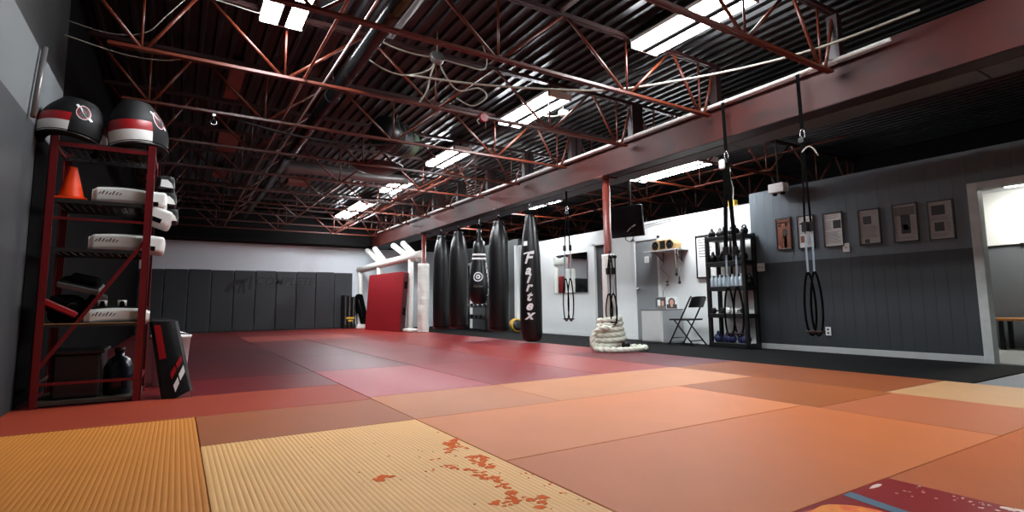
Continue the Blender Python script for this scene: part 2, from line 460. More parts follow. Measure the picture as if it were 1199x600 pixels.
MB().cyl((cx-.25,cy-.2,.037),(cx-.19,cy-.25,.037),.041,n=14).build('end_sleeve',M['black_vinyl'],t)

# ------------------------------------------------------------------ ceiling services
LZ=3.38
def fixture(x,y0,y1,label,z=LZ):
    t=thing('strip_light',label,'light',((x),(y0+y1)/2,z+.13),group='strip lights')
    MB().box((x-.19,y0,z+.06),(x+.19,y1,z+.10)).build('housing',M['lamphousing'],t,bevel=.004)
    MB().box((x-.034,y0,z+.0),(x+.034,y1,z+.06)).build('spine',M['dark'],t,bevel=.004)
    for yy in (y0-.012,y1): MB().box((x-.19,yy,z),(x+.19,yy+.012,z+.1)).build('end_plate',M['lamphousing'],t)
    for sx in (-.112,.112): MB().box((x+sx-.07,y0,z+.002),(x+sx+.07,y1,z+.058)).build('diffuser',M['lamp'],t,bevel=.02)
    for yy in (y0+.15,y1-.15): MB().cyl((x,yy,z+.1),(x,yy,ZD),.006,n=6).build('hanger',M['cablegrey'],t)
    return t
fixture(.72,4.15,5.34,'bright twin strip light nearest the left wall, over the red rack side')
LR=[(2.72,3.93),(5.46,6.72),(8.32,9.5),(11.1,12.3),(13.9,15.1),(15.35,16.5)]
for k,(a,c) in enumerate(LR):
    nm=['nearest the camera, first in the row','second from the camera','third from the camera','fourth from the camera','fifth from the camera','sixth from the camera, nearest the far wall'][k]
    fixture(4.15,a,c,'twin strip light left of the maroon beam, '+nm)
fixture(4.15,-.1,1.1,'twin strip light over the near right floor mats, above the top of the photo')
fixture(7.2,5.5,7.12,'bright twin strip light right of the maroon beam, above the folding chair',2.95)
fixture(7.25,9.75,10.95,'bright twin strip light right of the maroon beam, above the wall mirror',3.05)
fixture(7.1,13.0,14.2,'strip light right of the maroon beam at the far end, behind the hanging bags',3.05)

def pipe(name,pts,r,m,label,cat='pipe',group=None,n=8):
    o=MB().tube(pts,r,n).build(name,m,org=tuple(pts[0])); return tag(o,label,cat,group)
pipe('conduit',[(5.27,2.08,3.0),(5.27,16.5,3.0)],.02,M['whitepipe'],'white conduit running along the top edge of the maroon beam')
t=thing('black_duct','black round duct running lengthwise under the joists','duct',(1.39,9,3.0))
MB().tube([(1.39,1.5,3.08),(1.39,15.5,3.08)],.075,16).build('duct_pipe',M['blackpipe'],t)
for yy in (3.3,6.1,8.9,11.7,14.5): MB().tube([(1.39+.082*math.cos(a),yy,3.08+.082*math.sin(a)) for a in [2*PI*i/16 for i in range(16)]],.008,6,closed=True).cyl((1.39,yy,3.16),(1.39,yy,3.5),.006,n=6).build('hanger',M['cableblack'],t)
pipe('conduit',[(1.25,1.5,3.13),(1.25,8,3.13),(1.27,15,3.13)],.011,M['whitepipe'],'thin pale conduit along the left of the black duct')
pipe('bridging_rod',[(.96,2.0,2.93),(.96,5.5,2.93),(1.0,16.6,2.93)],.014,M['redsteel_pale'],'pale steel rod crossing the joists left of the black duct','rod')
pipe('bridging_rod',[(3.86,8.1,2.935),(3.86,16.6,2.935)],.02,M['redsteel_pale'],'pale steel rod crossing the far joists under the strip lights, left one of the pair','rod')
pipe('bridging_rod',[(4.02,8.1,2.935),(4.02,16.6,2.935)],.02,M['redsteel_pale'],'pale steel rod crossing the far joists under the strip lights, right one of the pair','rod')
pipe('bridging_rod',[(8.45,5.2,2.935),(8.45,16.6,2.935)],.02,M['redsteel'],'red steel rod crossing the joists right of the maroon beam','rod')
pipe('bridging_rod',[(8.9,4.2,3.3),(8.9,12,3.3)],.018,M['redsteel'],'upper red steel rod right of the maroon beam above the kettlebell shelf','rod')
pipe('strut_channel',[(3.05,2.7,3.56),(3.05,4.0,3.56)],.04,M['greysteel'],'short grey strut fixed to the deck near the first strip light','strut',n=4)
pipe('strut_channel',[(1.75,2.6,3.5),(1.75,5.2,3.5)],.05,M['greysteel'],'grey strut fixed to the deck right of the black duct','strut',n=4)
# drooping cables
def cable(pts,label,m='cablegrey',r=.008,g=None):
    p=smooth(pts,6); o=MB().tube(p,r,6).build('cable',M[m],org=tuple(p[0])); return tag(o,label,'cable',g)
cable([(1.9,5.0,3.02),(2.6,4.8,3.0),(3.3,4.5,2.99),(3.9,4.2,3.0),(4.4,3.7,3.03),(4.8,3.1,3.05),(5.02,2.5,3.06),(5.15,1.8,3.1)],'long grey cable sagging in front of the nearest strip light toward the beam',r=.012)
cable([(.1,5.38,3.5),(.3,5.37,3.485),(.48,5.35,3.46),(.6,5.3,3.45)],'pale cable reaching from the joist to the strip light nearest the left wall',r=.005)
cable([(-.9,5.6,3.1),(-.6,5.5,3.02),(-.35,5.4,3.05),(-.2,5.3,3.2),(0,5.3,3.5)],'grey cable looped above the belly pads at the left wall',r=.005)
cable([(-.9,5.5,2.93),(-.5,5.5,2.86),(-.2,5.46,2.86),(-.02,5.42,2.915)],'lower grey cable drooping above the belly pads at the left wall',r=.005)
cable([(.3,6.85,2.9),(1.1,6.9,2.8),(1.9,6.9,2.8),(2.5,6.87,2.9),(3.0,6.83,3.0)],'black cable sagging across the roof in front of the blower','cableblack',.014)
# junction disk with radiating cables
t=thing('junction_box','round grey junction box hanging among cables under the roof deck','junction box',(2.2,5.0,3.2))
MB().lathe([(.03,-.03),(.075,-.03),(.08,-.02),(.08,.02),(.075,.03),(.03,.03)],20,(0,0,0),M=Matrix.Translation((2.2,5.0,3.28))@Matrix.Rotation(math.radians(65),4,'X')).build('box',M['greysteel'],t)
MB().cyl((2.2,5.0,3.34),(2.2,5.0,3.58),.006,n=6).build('hanger',M['cablegrey'],t)
J=(2.2,5.0,3.28)
for k,p in enumerate([[J,(1.95,5,3.26),(1.7,5,3.28),(1.5,5.0,3.35)],[J,(2.1,5.0,3.12),(1.85,5.05,3.03),(1.6,5.05,3.06),(1.4,5.1,3.2)],
    [J,(2.3,5.0,3.1),(2.5,5.1,3.02),(2.75,5.1,3.1),(2.85,5.1,3.02),(2.7,5.15,2.9),(2.5,5.15,2.95)],[J,(2.5,5.0,3.27),(2.75,5.0,3.28),(2.8,5,3.4),(2.75,5,3.56)],
    [J,(2.15,5.05,3.1),(2.17,5.2,2.98),(2.16,5.385,2.912)]]):
    lab=['reaching left to the duct','drooping low to the left','looping low to the right','running right then up to the deck','hanging straight down'][k]
    cable(p,'grey cable '+lab+' from the round junction box',r=.009)
t=thing('junction_box','small white junction box near the second strip light','junction box',(4.63,6.0,3.4))
MB().box((4.57,5.95,3.4),(4.69,6.05,3.49)).build('box',M['white_vinyl'],t,bevel=.01)
MB().tube(smooth([(4.6,6,3.42),(4.4,6.02,3.36),(4.1,6.05,3.37)]),.012,6).build('conduit',M['cablegrey'],t)
MB().cyl((4.63,6.0,3.49),(4.63,6.0,3.59),.008,n=6).build('hanger',M['cablegrey'],t)
t=thing('alarm_bell','small red alarm bell fixed to a joist under the roof','alarm',(2.95,5.36,2.82))
MB().lathe([(0,-.045),(.03,-.04),(.052,-.02),(.058,.01),(.05,.02)],16,(0,0,0),M=Matrix.Translation((2.95,5.35,2.875))@Matrix.Rotation(math.radians(90),4,'X')).build('gong',M['red_vinyl'],t)
MB().tube(smooth([(2.92,5.36,2.87),(2.87,5.36,2.83),(2.9,5.36,2.79)]),.008,6).cyl((2.97,5.34,2.82),(2.97,5.34,2.74),.004,n=5).build('wire',M['cablegrey'],t)
# blower drum
t=thing('ceiling_blower','dark round blower drum with a green ribbed mouth hung under the roof','blower',(2.7,7.5,2.9))
Mx=Matrix.Translation((2.62,7.5,3.17))@Matrix.Rotation(math.radians(35),4,'Z')@Matrix.Rotation(PI/2,4,'Y')
MB().lathe([(.05,-.34),(.2,-.34),(.24,-.3),(.24,.2),(.22,.2)],28,M=Mx).build('drum',M['black_plastic'],t)
MB().lathe([(.22,.18)]+[(.185+.02*(k%2),.2+.02*k) for k in range(10)]+[(.17,.38),(.14,.38),(.14,.2)],28,M=Mx).build('mouth',M['green'],t)
for q in range(3):
    MB().tube([Mx@V((.246*math.cos(a),.246*math.sin(a),-.2+.15*q)) for a in [2*PI*i/28 for i in range(28)]],.009,6,closed=True).build('ring',M['greysteel'],t)
b=MB(); zz=3.42
while zz<3.58: b.tube([(2.66+.012*math.cos(a)*(1 if int(zz*50)%2 else .3),7.5+.012*math.cos(a)*(.3 if int(zz*50)%2 else 1),zz+.02*math.sin(a)) for a in [2*PI*i/10 for i in range(10)]],.004,5,closed=True); zz+=.03
b.build('chain',M['chrome'],t)
t=thing('dish_reflector','wide dark dish hanging beneath the blower under the roof','dish',(2.75,8.6,2.85))
MB().lathe([(0,-.12),(.15,-.11),(.3,-.07),(.42,0),(.43,.01),(.3,-.055),(.15,-.095),(0,-.105)],32,(2.75,8.7,3.02)).build('bowl',M['black_plastic'],t)
for a in (0,2.1,4.2): MB().cyl((2.75+.4*math.cos(a),8.7+.4*math.sin(a),3.02),(2.75,8.7,3.58),.005,n=5).build('hanger',M['cableblack'],t)
# ceiling ducts seen far away
t=thing('roof_duct','pale galvanised duct crossing the bay beyond the blower','duct',(2.8,10.3,3.1))
MB().tube(smooth([(1.5,10.35,3.22),(2.2,10.3,3.24),(3.0,10.3,3.22),(3.9,10.3,3.25)],4),.1,16).build('duct_pipe',M['greysteel'],t)
MB().cyl((2.7,10.3,3.2),(2.7,10.3,3.58),.008,n=6).build('hanger',M['greysteel'],t)
for k,(xa,xb,y0,y1) in enumerate([(.4,.52,6.9,8.1),(.45,.72,9.75,11.2),(.5,.72,12.4,13.3)]):  # flat plates whose reddish colour imitates lit patches of the deck
    tag(MB().box((xa,y0,3.545),(xb+.05,y1,3.575)).build('roof_patch',M['brownpatch'],org=((xa+xb)/2,y0,3.54)),f'reddish brown plate imitating a lit deck patch left of the duct, {ORD[k]} from the camera','board')
tag(MB().box((1.95,12.45,3.44),(2.4,12.9,3.53)).build('roof_patch',M['brownpatch'],org=(2.1,12.6,3.44)),'orange brown board between the far joists right of the black duct','board')
t=thing('hanging_hook','small metal hook hanging from a dark joist above the rack','hook',(.25,6.8,2.78))
MB().box((.235,6.79,2.85),(.265,6.81,2.88)).cyl((.25,6.8,2.81),(.25,6.8,2.86),.006,n=6).build('shackle',M['chrome'],t)
MB().tube([(.25+.03*math.sin(a),6.8,2.78+.03*math.cos(a)) for a in [i*.3 for i in range(17)]],.006,6).build('hook',M['chrome'],t)
pipe('wall_pipe',[(XL+.03,4.73,1.99),(XL+.03,4.9,2.56)],.018,M['greysteel'],'vertical grey pipe on the left wall above the padded part')
t=thing('roof_girder','black girder along the top of the far wall','girder',(2,17.3,2.6))
MB().box((XL,17.2,2.62),(5.3,17.4,2.72)).build('flange',M['dark'],t); MB().box((XL,17.28,2.72),(5.3,17.32,3.5)).build('web',M['dark'],t)
t=thing('emergency_light','white emergency light box above the corner of the grey wall','light',(7.72,4.71,2.45))
MB().box((7.66,4.58,2.35),(7.80,4.83,2.49)).build('box',M['white_vinyl'],t,bevel=.01)
MB().cyl((7.73,4.7,2.49),(7.73,4.7,3.58),.012,n=8).build('stem',M['cableblack'],t)
for yy in (4.64,4.77): MB().lathe([(0,-.02),(.03,-.02),(.04,.02),(.03,.02)],12,(7.73,yy,2.33)).build('lamp_head',M['black_plastic'],t)
# television
mk('tv',(34,38,41),.3,0,.5,5)
t=thing('television','black television hung under the roof joists behind the red post','television',(6.7,6.7,1.9))
T=Matrix.Translation((6.56,6.78,2.1))@Matrix.Scale(.86,4)@Matrix.Rotation(math.radians(-74),4,'Z')@Matrix.Rotation(math.radians(8),4,'X')
MB().box((-.37,-.02,-.31),(.37,.03,.31),0,T).build('screen_panel',M['tv'],t,bevel=.008)
MB().box((-.34,-.026,-.28),(.34,-.019,.28),0,T).build('screen',M['tv'],t)
MB().box((-.22,.03,-.2),(.22,.09,.18),0,T).build('rear_cover',M['black_plastic'],t,bevel=.02)
MB().cyl((6.62,6.75,2.3),(6.62,6.75,3.58),.022,n=10).build('mount_pole',M['cableblack'],t)
MB().tube(smooth([T@V((.1,-.05,-.1)),T@V((.18,-.09,-.2)),T@V((.05,-.07,-.26)),T@V((-.03,-.06,-.34)),T@V((.06,-.06,-.4)),T@V((.14,-.05,-.33)),T@V((.08,-.05,-.25))]),.007,6).build('cable',M['cableblack'],t)
MB().tube(smooth([T@V((.2,-.03,-.08)),T@V((.12,-.05,-.12)),T@V((.02,-.05,-.2))]),.01,6).build('plug',M['white_vinyl'],t)

t=thing('junction_box','small yellow electrical box on top of the white wall above the kettlebell shelf','junction box',(7.95,5.66,2.31))
MB().box((7.9,5.6,2.31),(8.0,5.72,2.42)).build('box',M['yellow'],t,bevel=.008)
MB().tube(smooth([(7.95,5.66,2.42),(7.9,5.6,2.6),(7.7,5.5,2.75),(7.6,5.42,2.92)]),.008,6).build('lead',M['cablegrey'],t)
cable([(7.89,8.6,2.3),(7.87,7.8,2.24),(7.87,7.0,2.27),(7.87,6.3,2.22),(7.88,5.6,2.29),(7.89,5.32,2.31)],'thin dark cable drooping along the top of the white wall','cableblack',.006)
# ------------------------------------------------------------------ floor mats
MC={}
def mm(key,col,rough=.46,var=.1):
    if key not in MC: MC[key]=mat('mat_'+key,col,rough,0,var,2.5,bump=.22,bscale=240,spec=.45 if key[0]=='r' and key[1].isdigit() else .26)
    return MC[key]
def fmat(x0,x1,y0,y1,key,col,label,rough=.48,group=None):
    g=.0025
    o=MB().box((x0+g,y0+g,-.04),(x1-g,y1-g,0)).build('floor_mat',mm(key,col,rough),org=((x0+x1)/2,(y0+y1)/2,-.04),bevel=.004,seg=2)
    return tag(o,label,'floor mat',group or 'gym floor mats')
def ribmat(x0,x1,y0,y1,m,label,pitch=.0205,flakes=None,fm=None):
    g=.0025; x0+=g;x1-=g;y0+=g;y1-=g
    b=MB(); n=int((x1-x0)/pitch)*4; cx=[]
    for i in range(n+1):
        f=i/n; ph=(i%4)
        cx.append((x0+(x1-x0)*f, [-.0018,-.0004,0,-.0004][ph]))
    ny=2; vs=[(x,y,z) for y in (y0,y1) for x,z in cx]; N=n+1
    b.add(vs,[(i,i+1,N+i+1,N+i) for i in range(n)],0,False)
    b.add([(x0,y0,-.04),(x1,y0,-.04),(x1,y1,-.04),(x0,y1,-.04),(x0,y0,-.002),(x1,y0,-.002),(x1,y1,-.002),(x0,y1,-.002)],[(0,3,2,1),(0,1,5,4),(1,2,6,5),(2,3,7,6),(3,0,4,7)])
    for (fx,fy,s,mi) in (flakes or []):
        k=random.randint(6,9); a0=random.random()*6; el=random.uniform(.35,1); ro=random.random()*PI
        P=[]
        for i in range(k):
            a=a0+2*PI*i/k; r=s*random.uniform(.35,1.15)
            u,v=r*math.cos(a),r*math.sin(a)*el
            P.append((fx+u*math.cos(ro)-v*math.sin(ro),fy+u*math.sin(ro)+v*math.cos(ro)))
        P=[(min(max(px,x0),x1),min(max(py,y0),y1)) for px,py in P]
        b.prism(P,-.001,.0003+.0006*random.random(),mi)
    o=b.build('floor_mat',[m]+(fm or []),org=((x0+x1)/2,(y0+y1)/2,-.04))
    return tag(o,label,'floor mat','gym floor mats')
tan=mat('mat_tan_ribbed',(202,128,54),.5,0,.12,3,bump=.06,bscale=200,spec=.2)
cream=mat('mat_cream_ribbed',(232,178,112),.5,0,.1,3,bump=.06,bscale=200,spec=.22)
rust=mat('mat_flake_rust',(214,92,8),.65,0,.2,20,spec=.08)
brown_fl=mat('mat_flake_brown',(110,84,62),.6,0,.2,20)
X=[XL,.13,1.26,2.35,3.57,4.58,5.62]
ribmat(X[0],X[1],1.9,4.0,tan,'tan ribbed mat in the near left corner of the floor beside the grey wall')
fl=[]
def cluster(pts,n,sp,s0,s1,mi=1):
    for (px,py) in pts:
        for _ in range(n): fl.append((px+random.gauss(0,sp),py+random.gauss(0,sp),random.uniform(s0,s1),mi))
cluster([(.732,2.155)],8,.02,.012,.034)
cluster([(1.205,2.542),(1.17,2.45)],10,.035,.012,.036)
cluster([(1.2,2.2),(1.15,2.12)],10,.03,.012,.036)
cluster([(.93,2.15),(1.0,2.3)],3,.018,.006,.018)
path=[(1.0,2.18),(1.06,2.07),(1.07,1.98),(1.09,1.93),(1.085,1.84),(1.083,1.757),(1.06,1.7),(1.12,1.62),(1.09,1.552)]
for a,c in zip(path,path[1:]): cluster([(a[0]*.5+c[0]*.5,a[1]*.5+c[1]*.5),a],3,.012,.012,.028)
cluster([(1.04,1.69),(1.0,1.66)],6,.02,.012,.03)
cluster([(1.24,1.75),(1.23,1.62),(1.245,1.5),(1.24,1.4),(1.235,1.9),(1.24,2.75)],4,.02,.004,.014)
for _ in range(34): fl.append((random.uniform(.5,1.24),random.uniform(1.3,3.0),random.uniform(.003,.008),2))
ribmat(X[1],X[2],1.05,3.15,cream,'cream ribbed mat at centre front with worn rust coloured paint flakes',flakes=fl,fm=[rust,brown_fl])
ribmat(X[0],X[1],-.2,1.9,tan,'tan ribbed mat by the near left wall below the photo edge')
fmat(X[0],X[2],4.0,4.93,'redorange',(152,58,36),'red orange mat at the foot of the red rack behind the tan ribbed mats')
fmat(X[1],X[2],3.15,4.0,'brownorange',(156,86,48),'brown orange mat just behind the cream ribbed mat')
fmat(X[2],X[3],3.15,4.1,'salmonbrown',(184,116,78),'dull salmon brown mat behind the right corner of the cream ribbed mat')
fmat(X[3],X[5],3.15,4.1,'lightsalmon',(194,128,84),'light salmon mat in front of the rope post, lightest strip of the middle floor')
fmat(X[2],X[4],2.1,3.15,'orange1',(206,122,70),'orange mat right of the cream ribbed mat, far one of the smooth orange pair')
fmat(X[2],X[4],1.08,2.1,'orange2',(196,108,56),'large orange mat right of the cream ribbed mat, near one of the smooth orange pair')
fmat(X[4],X[5],2.0,3.15,'darkorange',(154,82,34),'dark orange mat between the light salmon mat and the cream tan mat')
fmat(X[4],X[5],1.08,2.0,'pinkorange',(174,96,58),'pinkish orange mat at the right edge just past the dark orange mat')
fmat(X[5],X[6],2.05,4.1,'browno',(142,74,36),'brown mat beside the black rubber strip, opposite the grey wall outlet')
fmat(X[5],X[6],0,2.05,'creamtan',(186,142,98),'cream tan mat at the far right edge beside the rubber strip')
ro=mat('mat_orange_ribbed',(182,96,50),.5,0,.12,3,bump=.06,bscale=200,spec=.2)
ribmat(2.375,X[5],-1,1.08,ro,'orange ribbed mat in the near right corner beside the dark red mat')
# dark red mat with painted emblem
dr=mat('mat_dark_red',(138,12,14),.45,0,.12,4,bump=.06,bscale=120,spec=.25)
o_=mat('mat_paint_orange',(240,140,34),.45,0,.15,14,col2=(232,92,30),thr=(.5,16,.15)); bl=mat('mat_paint_blue',(76,108,126),.45); wh=mat('mat_paint_white',(232,206,190),.5)
g=.0025; b=MB(); b.box((X[2]+g,-1,-.04),(2.375-g,1.08-g,0))
b.prism([(1.62,1.072),(1.72,1.066),(1.81,1.055),(1.875,1.06),(1.905,1.052),(1.945,1.02),(1.972,.985),(1.985,.94),(1.975,.85),(1.9,.7),(1.6,.6),(1.4,.9)],0,.0006,1)
b.prism([(2.035,1.074),(2.092,1.075),(2.075,1.0),(2.06,.93),(2.05,.85),(2.04,.75),(1.995,.75),(2.0,.88),(2.012,.95),(2.02,1.0)],0,.0007,2)
rs=random.Random(3)
for _ in range(46):
    u=rs.random(); px=2.36-abs(rs.gauss(0,.05))*(1+u); py=.98-.42*rs.random(); s=rs.uniform(.002,.006)*(1.6 if py<.75 else 1)
    k=6; b.prism([(px+s*rs.uniform(.5,1.3)*math.cos(2*PI*i/k),py+s*rs.uniform(.5,1.3)*math.sin(2*PI*i/k)) for i in range(k)],0,.0008,3)
for (px,py,sx,sy) in [(2.23,1.055,.045,.012),(2.35,.71,.02,.03),(2.36,.68,.012,.025)]:
    b.prism([(px+sx*rs.uniform(.6,1.2)*math.cos(2*PI*i/8),py+sy*rs.uniform(.6,1.2)*math.sin(2*PI*i/8)) for i in range(8)],0,.0009,3)
tag(b.build('floor_mat',[dr,o_,bl,wh],org=(1.8,.1,-.04),bevel=.0),'dark red mat at the bottom edge with orange and blue painted emblem and white flecks','floor mat','gym floor mats')
# red mats beyond
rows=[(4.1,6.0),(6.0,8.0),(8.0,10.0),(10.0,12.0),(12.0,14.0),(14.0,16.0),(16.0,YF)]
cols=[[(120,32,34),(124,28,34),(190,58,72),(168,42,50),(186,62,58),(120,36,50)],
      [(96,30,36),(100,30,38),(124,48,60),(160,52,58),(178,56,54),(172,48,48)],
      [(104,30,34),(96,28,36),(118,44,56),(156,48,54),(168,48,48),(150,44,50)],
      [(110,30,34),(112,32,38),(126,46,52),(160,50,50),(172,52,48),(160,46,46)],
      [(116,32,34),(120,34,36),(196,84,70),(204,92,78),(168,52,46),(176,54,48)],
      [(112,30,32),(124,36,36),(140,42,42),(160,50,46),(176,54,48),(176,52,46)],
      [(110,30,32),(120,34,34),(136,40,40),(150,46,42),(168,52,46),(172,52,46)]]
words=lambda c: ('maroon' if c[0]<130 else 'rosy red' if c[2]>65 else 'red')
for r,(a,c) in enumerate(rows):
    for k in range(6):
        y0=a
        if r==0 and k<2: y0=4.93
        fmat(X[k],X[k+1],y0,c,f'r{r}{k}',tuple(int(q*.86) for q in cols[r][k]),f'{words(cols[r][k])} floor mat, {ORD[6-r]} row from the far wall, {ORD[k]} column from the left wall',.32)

# ------------------------------------------------------------------ red rack and what is on it
RX0,RX1,RY0,RY1=-.84,-.2,4.96,5.56
t=thing('storage_rack','tall dark red steel storage rack against the left wall','rack',(-.52,5.26,0))
for (px,sx) in ((RX0,1),(RX1,-1)):
    for (py,sy) in ((RY0,1),(RY1,-1)):
        MB().box((px,py,0),(px+sx*.05,py+sy*.006,1.945)).box((px,py,0),(px+sx*.006,py+sy*.05,1.945)).box((px-sx*.01,py-sy*.01,0),(px+sx*.055,py+sy*.055,.008)).build('post',M['red_post'],t)
for z in (1.885,1.337,.16):
    h=.03 if z>1.8 else .018
    MB().bar((RX0+.03,RY0+.01,z),(RX1-.03,RY0+.01,z),.012,h).build('cross_bar',M['red_post'],t)
for z in (1.9,.16):
    for px in (RX0+.01,RX1-.01): MB().bar((px,RY0+.03,z),(px,RY1-.03,z),.012,.03).build('side_bar',M['red_post'],t)
MB().bar((RX1-.04,RY0+.014,1.19),(RX0+.04,RY0+.014,.27),.01,.024).build('diagonal_brace',M['red_post'],t)
dm=mat('deck_mesh',(40,40,40),.6,.3,.3,40)
for z in (1.905,1.475,1.115):
    b=MB(); b.box((RX0+.01,RY0+.012,z-.02),(RX1-.01,RY0+.03,z+.008)).box((RX0+.01,RY1-.03,z-.02),(RX1-.01,RY1-.012,z+.008))
    for i in range(13): xx=RX0+.03+i*(RX1-RX0-.06)/12; b.cyl((xx,RY0+.02,z),(xx,RY1-.02,z),.005,n=6)
    for i in range(9): yy=RY0+.05+i*(RY1-RY0-.1)/8; b.cyl((RX0+.02,yy,z+.006),(RX1-.02,yy,z+.006),.004,n=6)
    b.build('wire_shelf',dm,t)
MB().box((RX0+.01,RY0+.012,.555),(RX1-.01,RY1-.01,.575)).build('shelf',mat('shelf_board',(46,44,42),.5),t)
MB().box((RX0+.01,RY0+.008,.575),(RX1-.02,RY0+.012,.581)).build('shelf_edge',M['tanwood'],t)
MB().box((RX0+.01,RY0+.02,.01),(RX1-.01,RY1-.01,.035)).build('bottom_board',mat('bottom_board',(70,62,52),.5),t)

def emblem(parent,fn,s):
    """oval badge with pale slanted wing mark; fn(u,v,d) maps to the surface, d = lift"""
    ring=[(math.cos(2*PI*i/28),math.sin(2*PI*i/28)) for i in range(28)]
    b=MB()
    def disc(rx,ry,d,mi):
        n=28; vs=[fn(rx*c,ry*q,d) for c,q in ring]+[fn(0,0,d)]
        b.add(vs,[(i,(i+1)%n,n) for i in range(n)],mi)
    disc(.62*s,1.0*s,.002,1); disc(.56*s,.92*s,.0035,2); disc(.44*s,.8*s,.005,0)
    def poly(P,d,mi): b.add([fn(x*s,y*s,d) for x,y in P],[tuple(range(len(P)))],mi)
    poly([(-.62,.98),(-.3,.62),(.1,.1),(.62,-.98),(.25,-.6),(-.12,-.05)],.0075,1)
    poly([(.38,.46),(.2,.1),(-.4,-.46),(-.16,-.1)],.0065,2)
    poly([(-.62,.98),(-.8,.8),(-.55,.45),(-.42,.7)],.006,1); poly([(.62,-.98),(.8,-.8),(.55,-.45),(.42,-.7)],.006,1)
    b.build('emblem',[M['text_black'],M['text_white'],M['red_vinyl']],parent)
def belly_pad(label,loc,rz,tilt,s=1,roll=0):
    t=thing('belly_pad',label,'body shield',loc,rz,'belly pads on top of the red rack')
    T=Matrix.Rotation(tilt,4,'X')@Matrix.Rotation(roll,4,'Y')
    H=.46*s
    def rad(v): return s*(.285+.03*math.sin(v*PI*.9)-.115*v**2.4)
    def P(a,v,d):  # a azimuth from front (-y), d offset outwards
        r=rad(v)+d
        return T@V((r*math.sin(a)*1.02,-r*math.cos(a)*.78,H*v+.05*s*math.cos(a)*(1-v)))
    A=1.9
    def mi(u,v):
        a=abs(-A+2*A*u)
        if (.35 if u<.5 else .75)<a<1.85:
            if .03<=v<.30: return 1
            if .30<=v<.52: return 2
        return 0
    b=MB(); b.grid(lambda u,v:P(-A+2*A*u,v,0),60,30,mi)
    b.grid(lambda u,v:P(A-2*A*u,v,-.09*s),60,30,0)
    b.grid(lambda u,v:P(-A+2*A*u,1,-.09*s*v+.0) + T.to_3x3()@V((0,0,.045*s*math.sin(PI*v))),60,6,0)
    b.grid(lambda u,v:P(A-2*A*u,0,-.09*s*v) - T.to_3x3()@V((0,0,.03*s*math.sin(PI*v))),60,6,0)
    for sg in (1,-1):
        b.grid(lambda u,v,sg=sg:P(sg*A+sg*.12*math.sin(PI*u),v,-.09*s*(u if sg>0 else 1-u)),6,30,0)
    b.build('shell',[M['matte_black'],M['white_vinyl'],M['red_vinyl']],t,world=False)
    MB().tube([P(-A+2*A*i/50,.0,.004) for i in range(51)],.008*s,6).build('piping',M['black_vinyl'],t,world=False)
    MB().tube([P(-A+2*A*i/50,.06,.002) for i in range(51)],.0035*s,6).build('piping',M['black_fabric'],t,world=False)
    class Q: pass
    def fn(u,v,d): return P(u/(rad(.66)*1.0),.64+v/H,d)
    emblem_local(t,fn,.10*s)
    return t
def emblem_local(t,fn,s):
    loc=t.location.copy()
    emblem(t,lambda u,v,d:V(fn(u,v,d))+loc,s)
belly_pad('black belly pad with red and white side band, nearest the left wall',(-.745,5.08,1.905),math.radians(22),math.radians(-6),.72,.16)
belly_pad('black belly pad turned sideways above the right rack post, red and white band facing out',(-.33,5.18,1.925),math.radians(56),math.radians(-5),.82)
# three striped pads hanging behind on the right side
for k,z in enumerate((1.74,1.60,1.46)):
    t=thing('kick_pad',f'black white tipped pad beyond the right post under the sideways belly pad, {["topmost","middle","lowest"][k]}','kick pad',(-.12+.02*k,5.46,z),0,'black pads hanging at the rack side')
    x=-.12+.02*k; 
    MB().box((x-.08,5.36,z-.05),(x+.05,5.62,z+.07)).build('pad_body',M['black_vinyl'],t,bevel=.03,seg=3)
    MB().prism([(-.05,-.03),(.045,-.04),(.03,-.0),(.0,.03),(-.045,.03)],0,.008,0,Matrix.Translation((x+.0,5.356,z))@Matrix.Rotation(PI/2,4,'X')).build('tip_patch',M['white_vinyl'],t)
# cone
t=thing('traffic_cone','orange plastic cone on the top wire shelf of the red rack','cone',(-.71,5.06,1.483))
MB().box((-.81,4.975,1.483),(-.61,5.145,1.502)).build('base',M['orange_cone'],t,bevel=.012,seg=3)
MB().lathe([(.082,1.5),(.078,1.512),(.03,1.71),(.026,1.735),(.018,1.74),(.018,1.73)],28,(-.71,5.06,0)).build('body',M['orange_cone'],t)
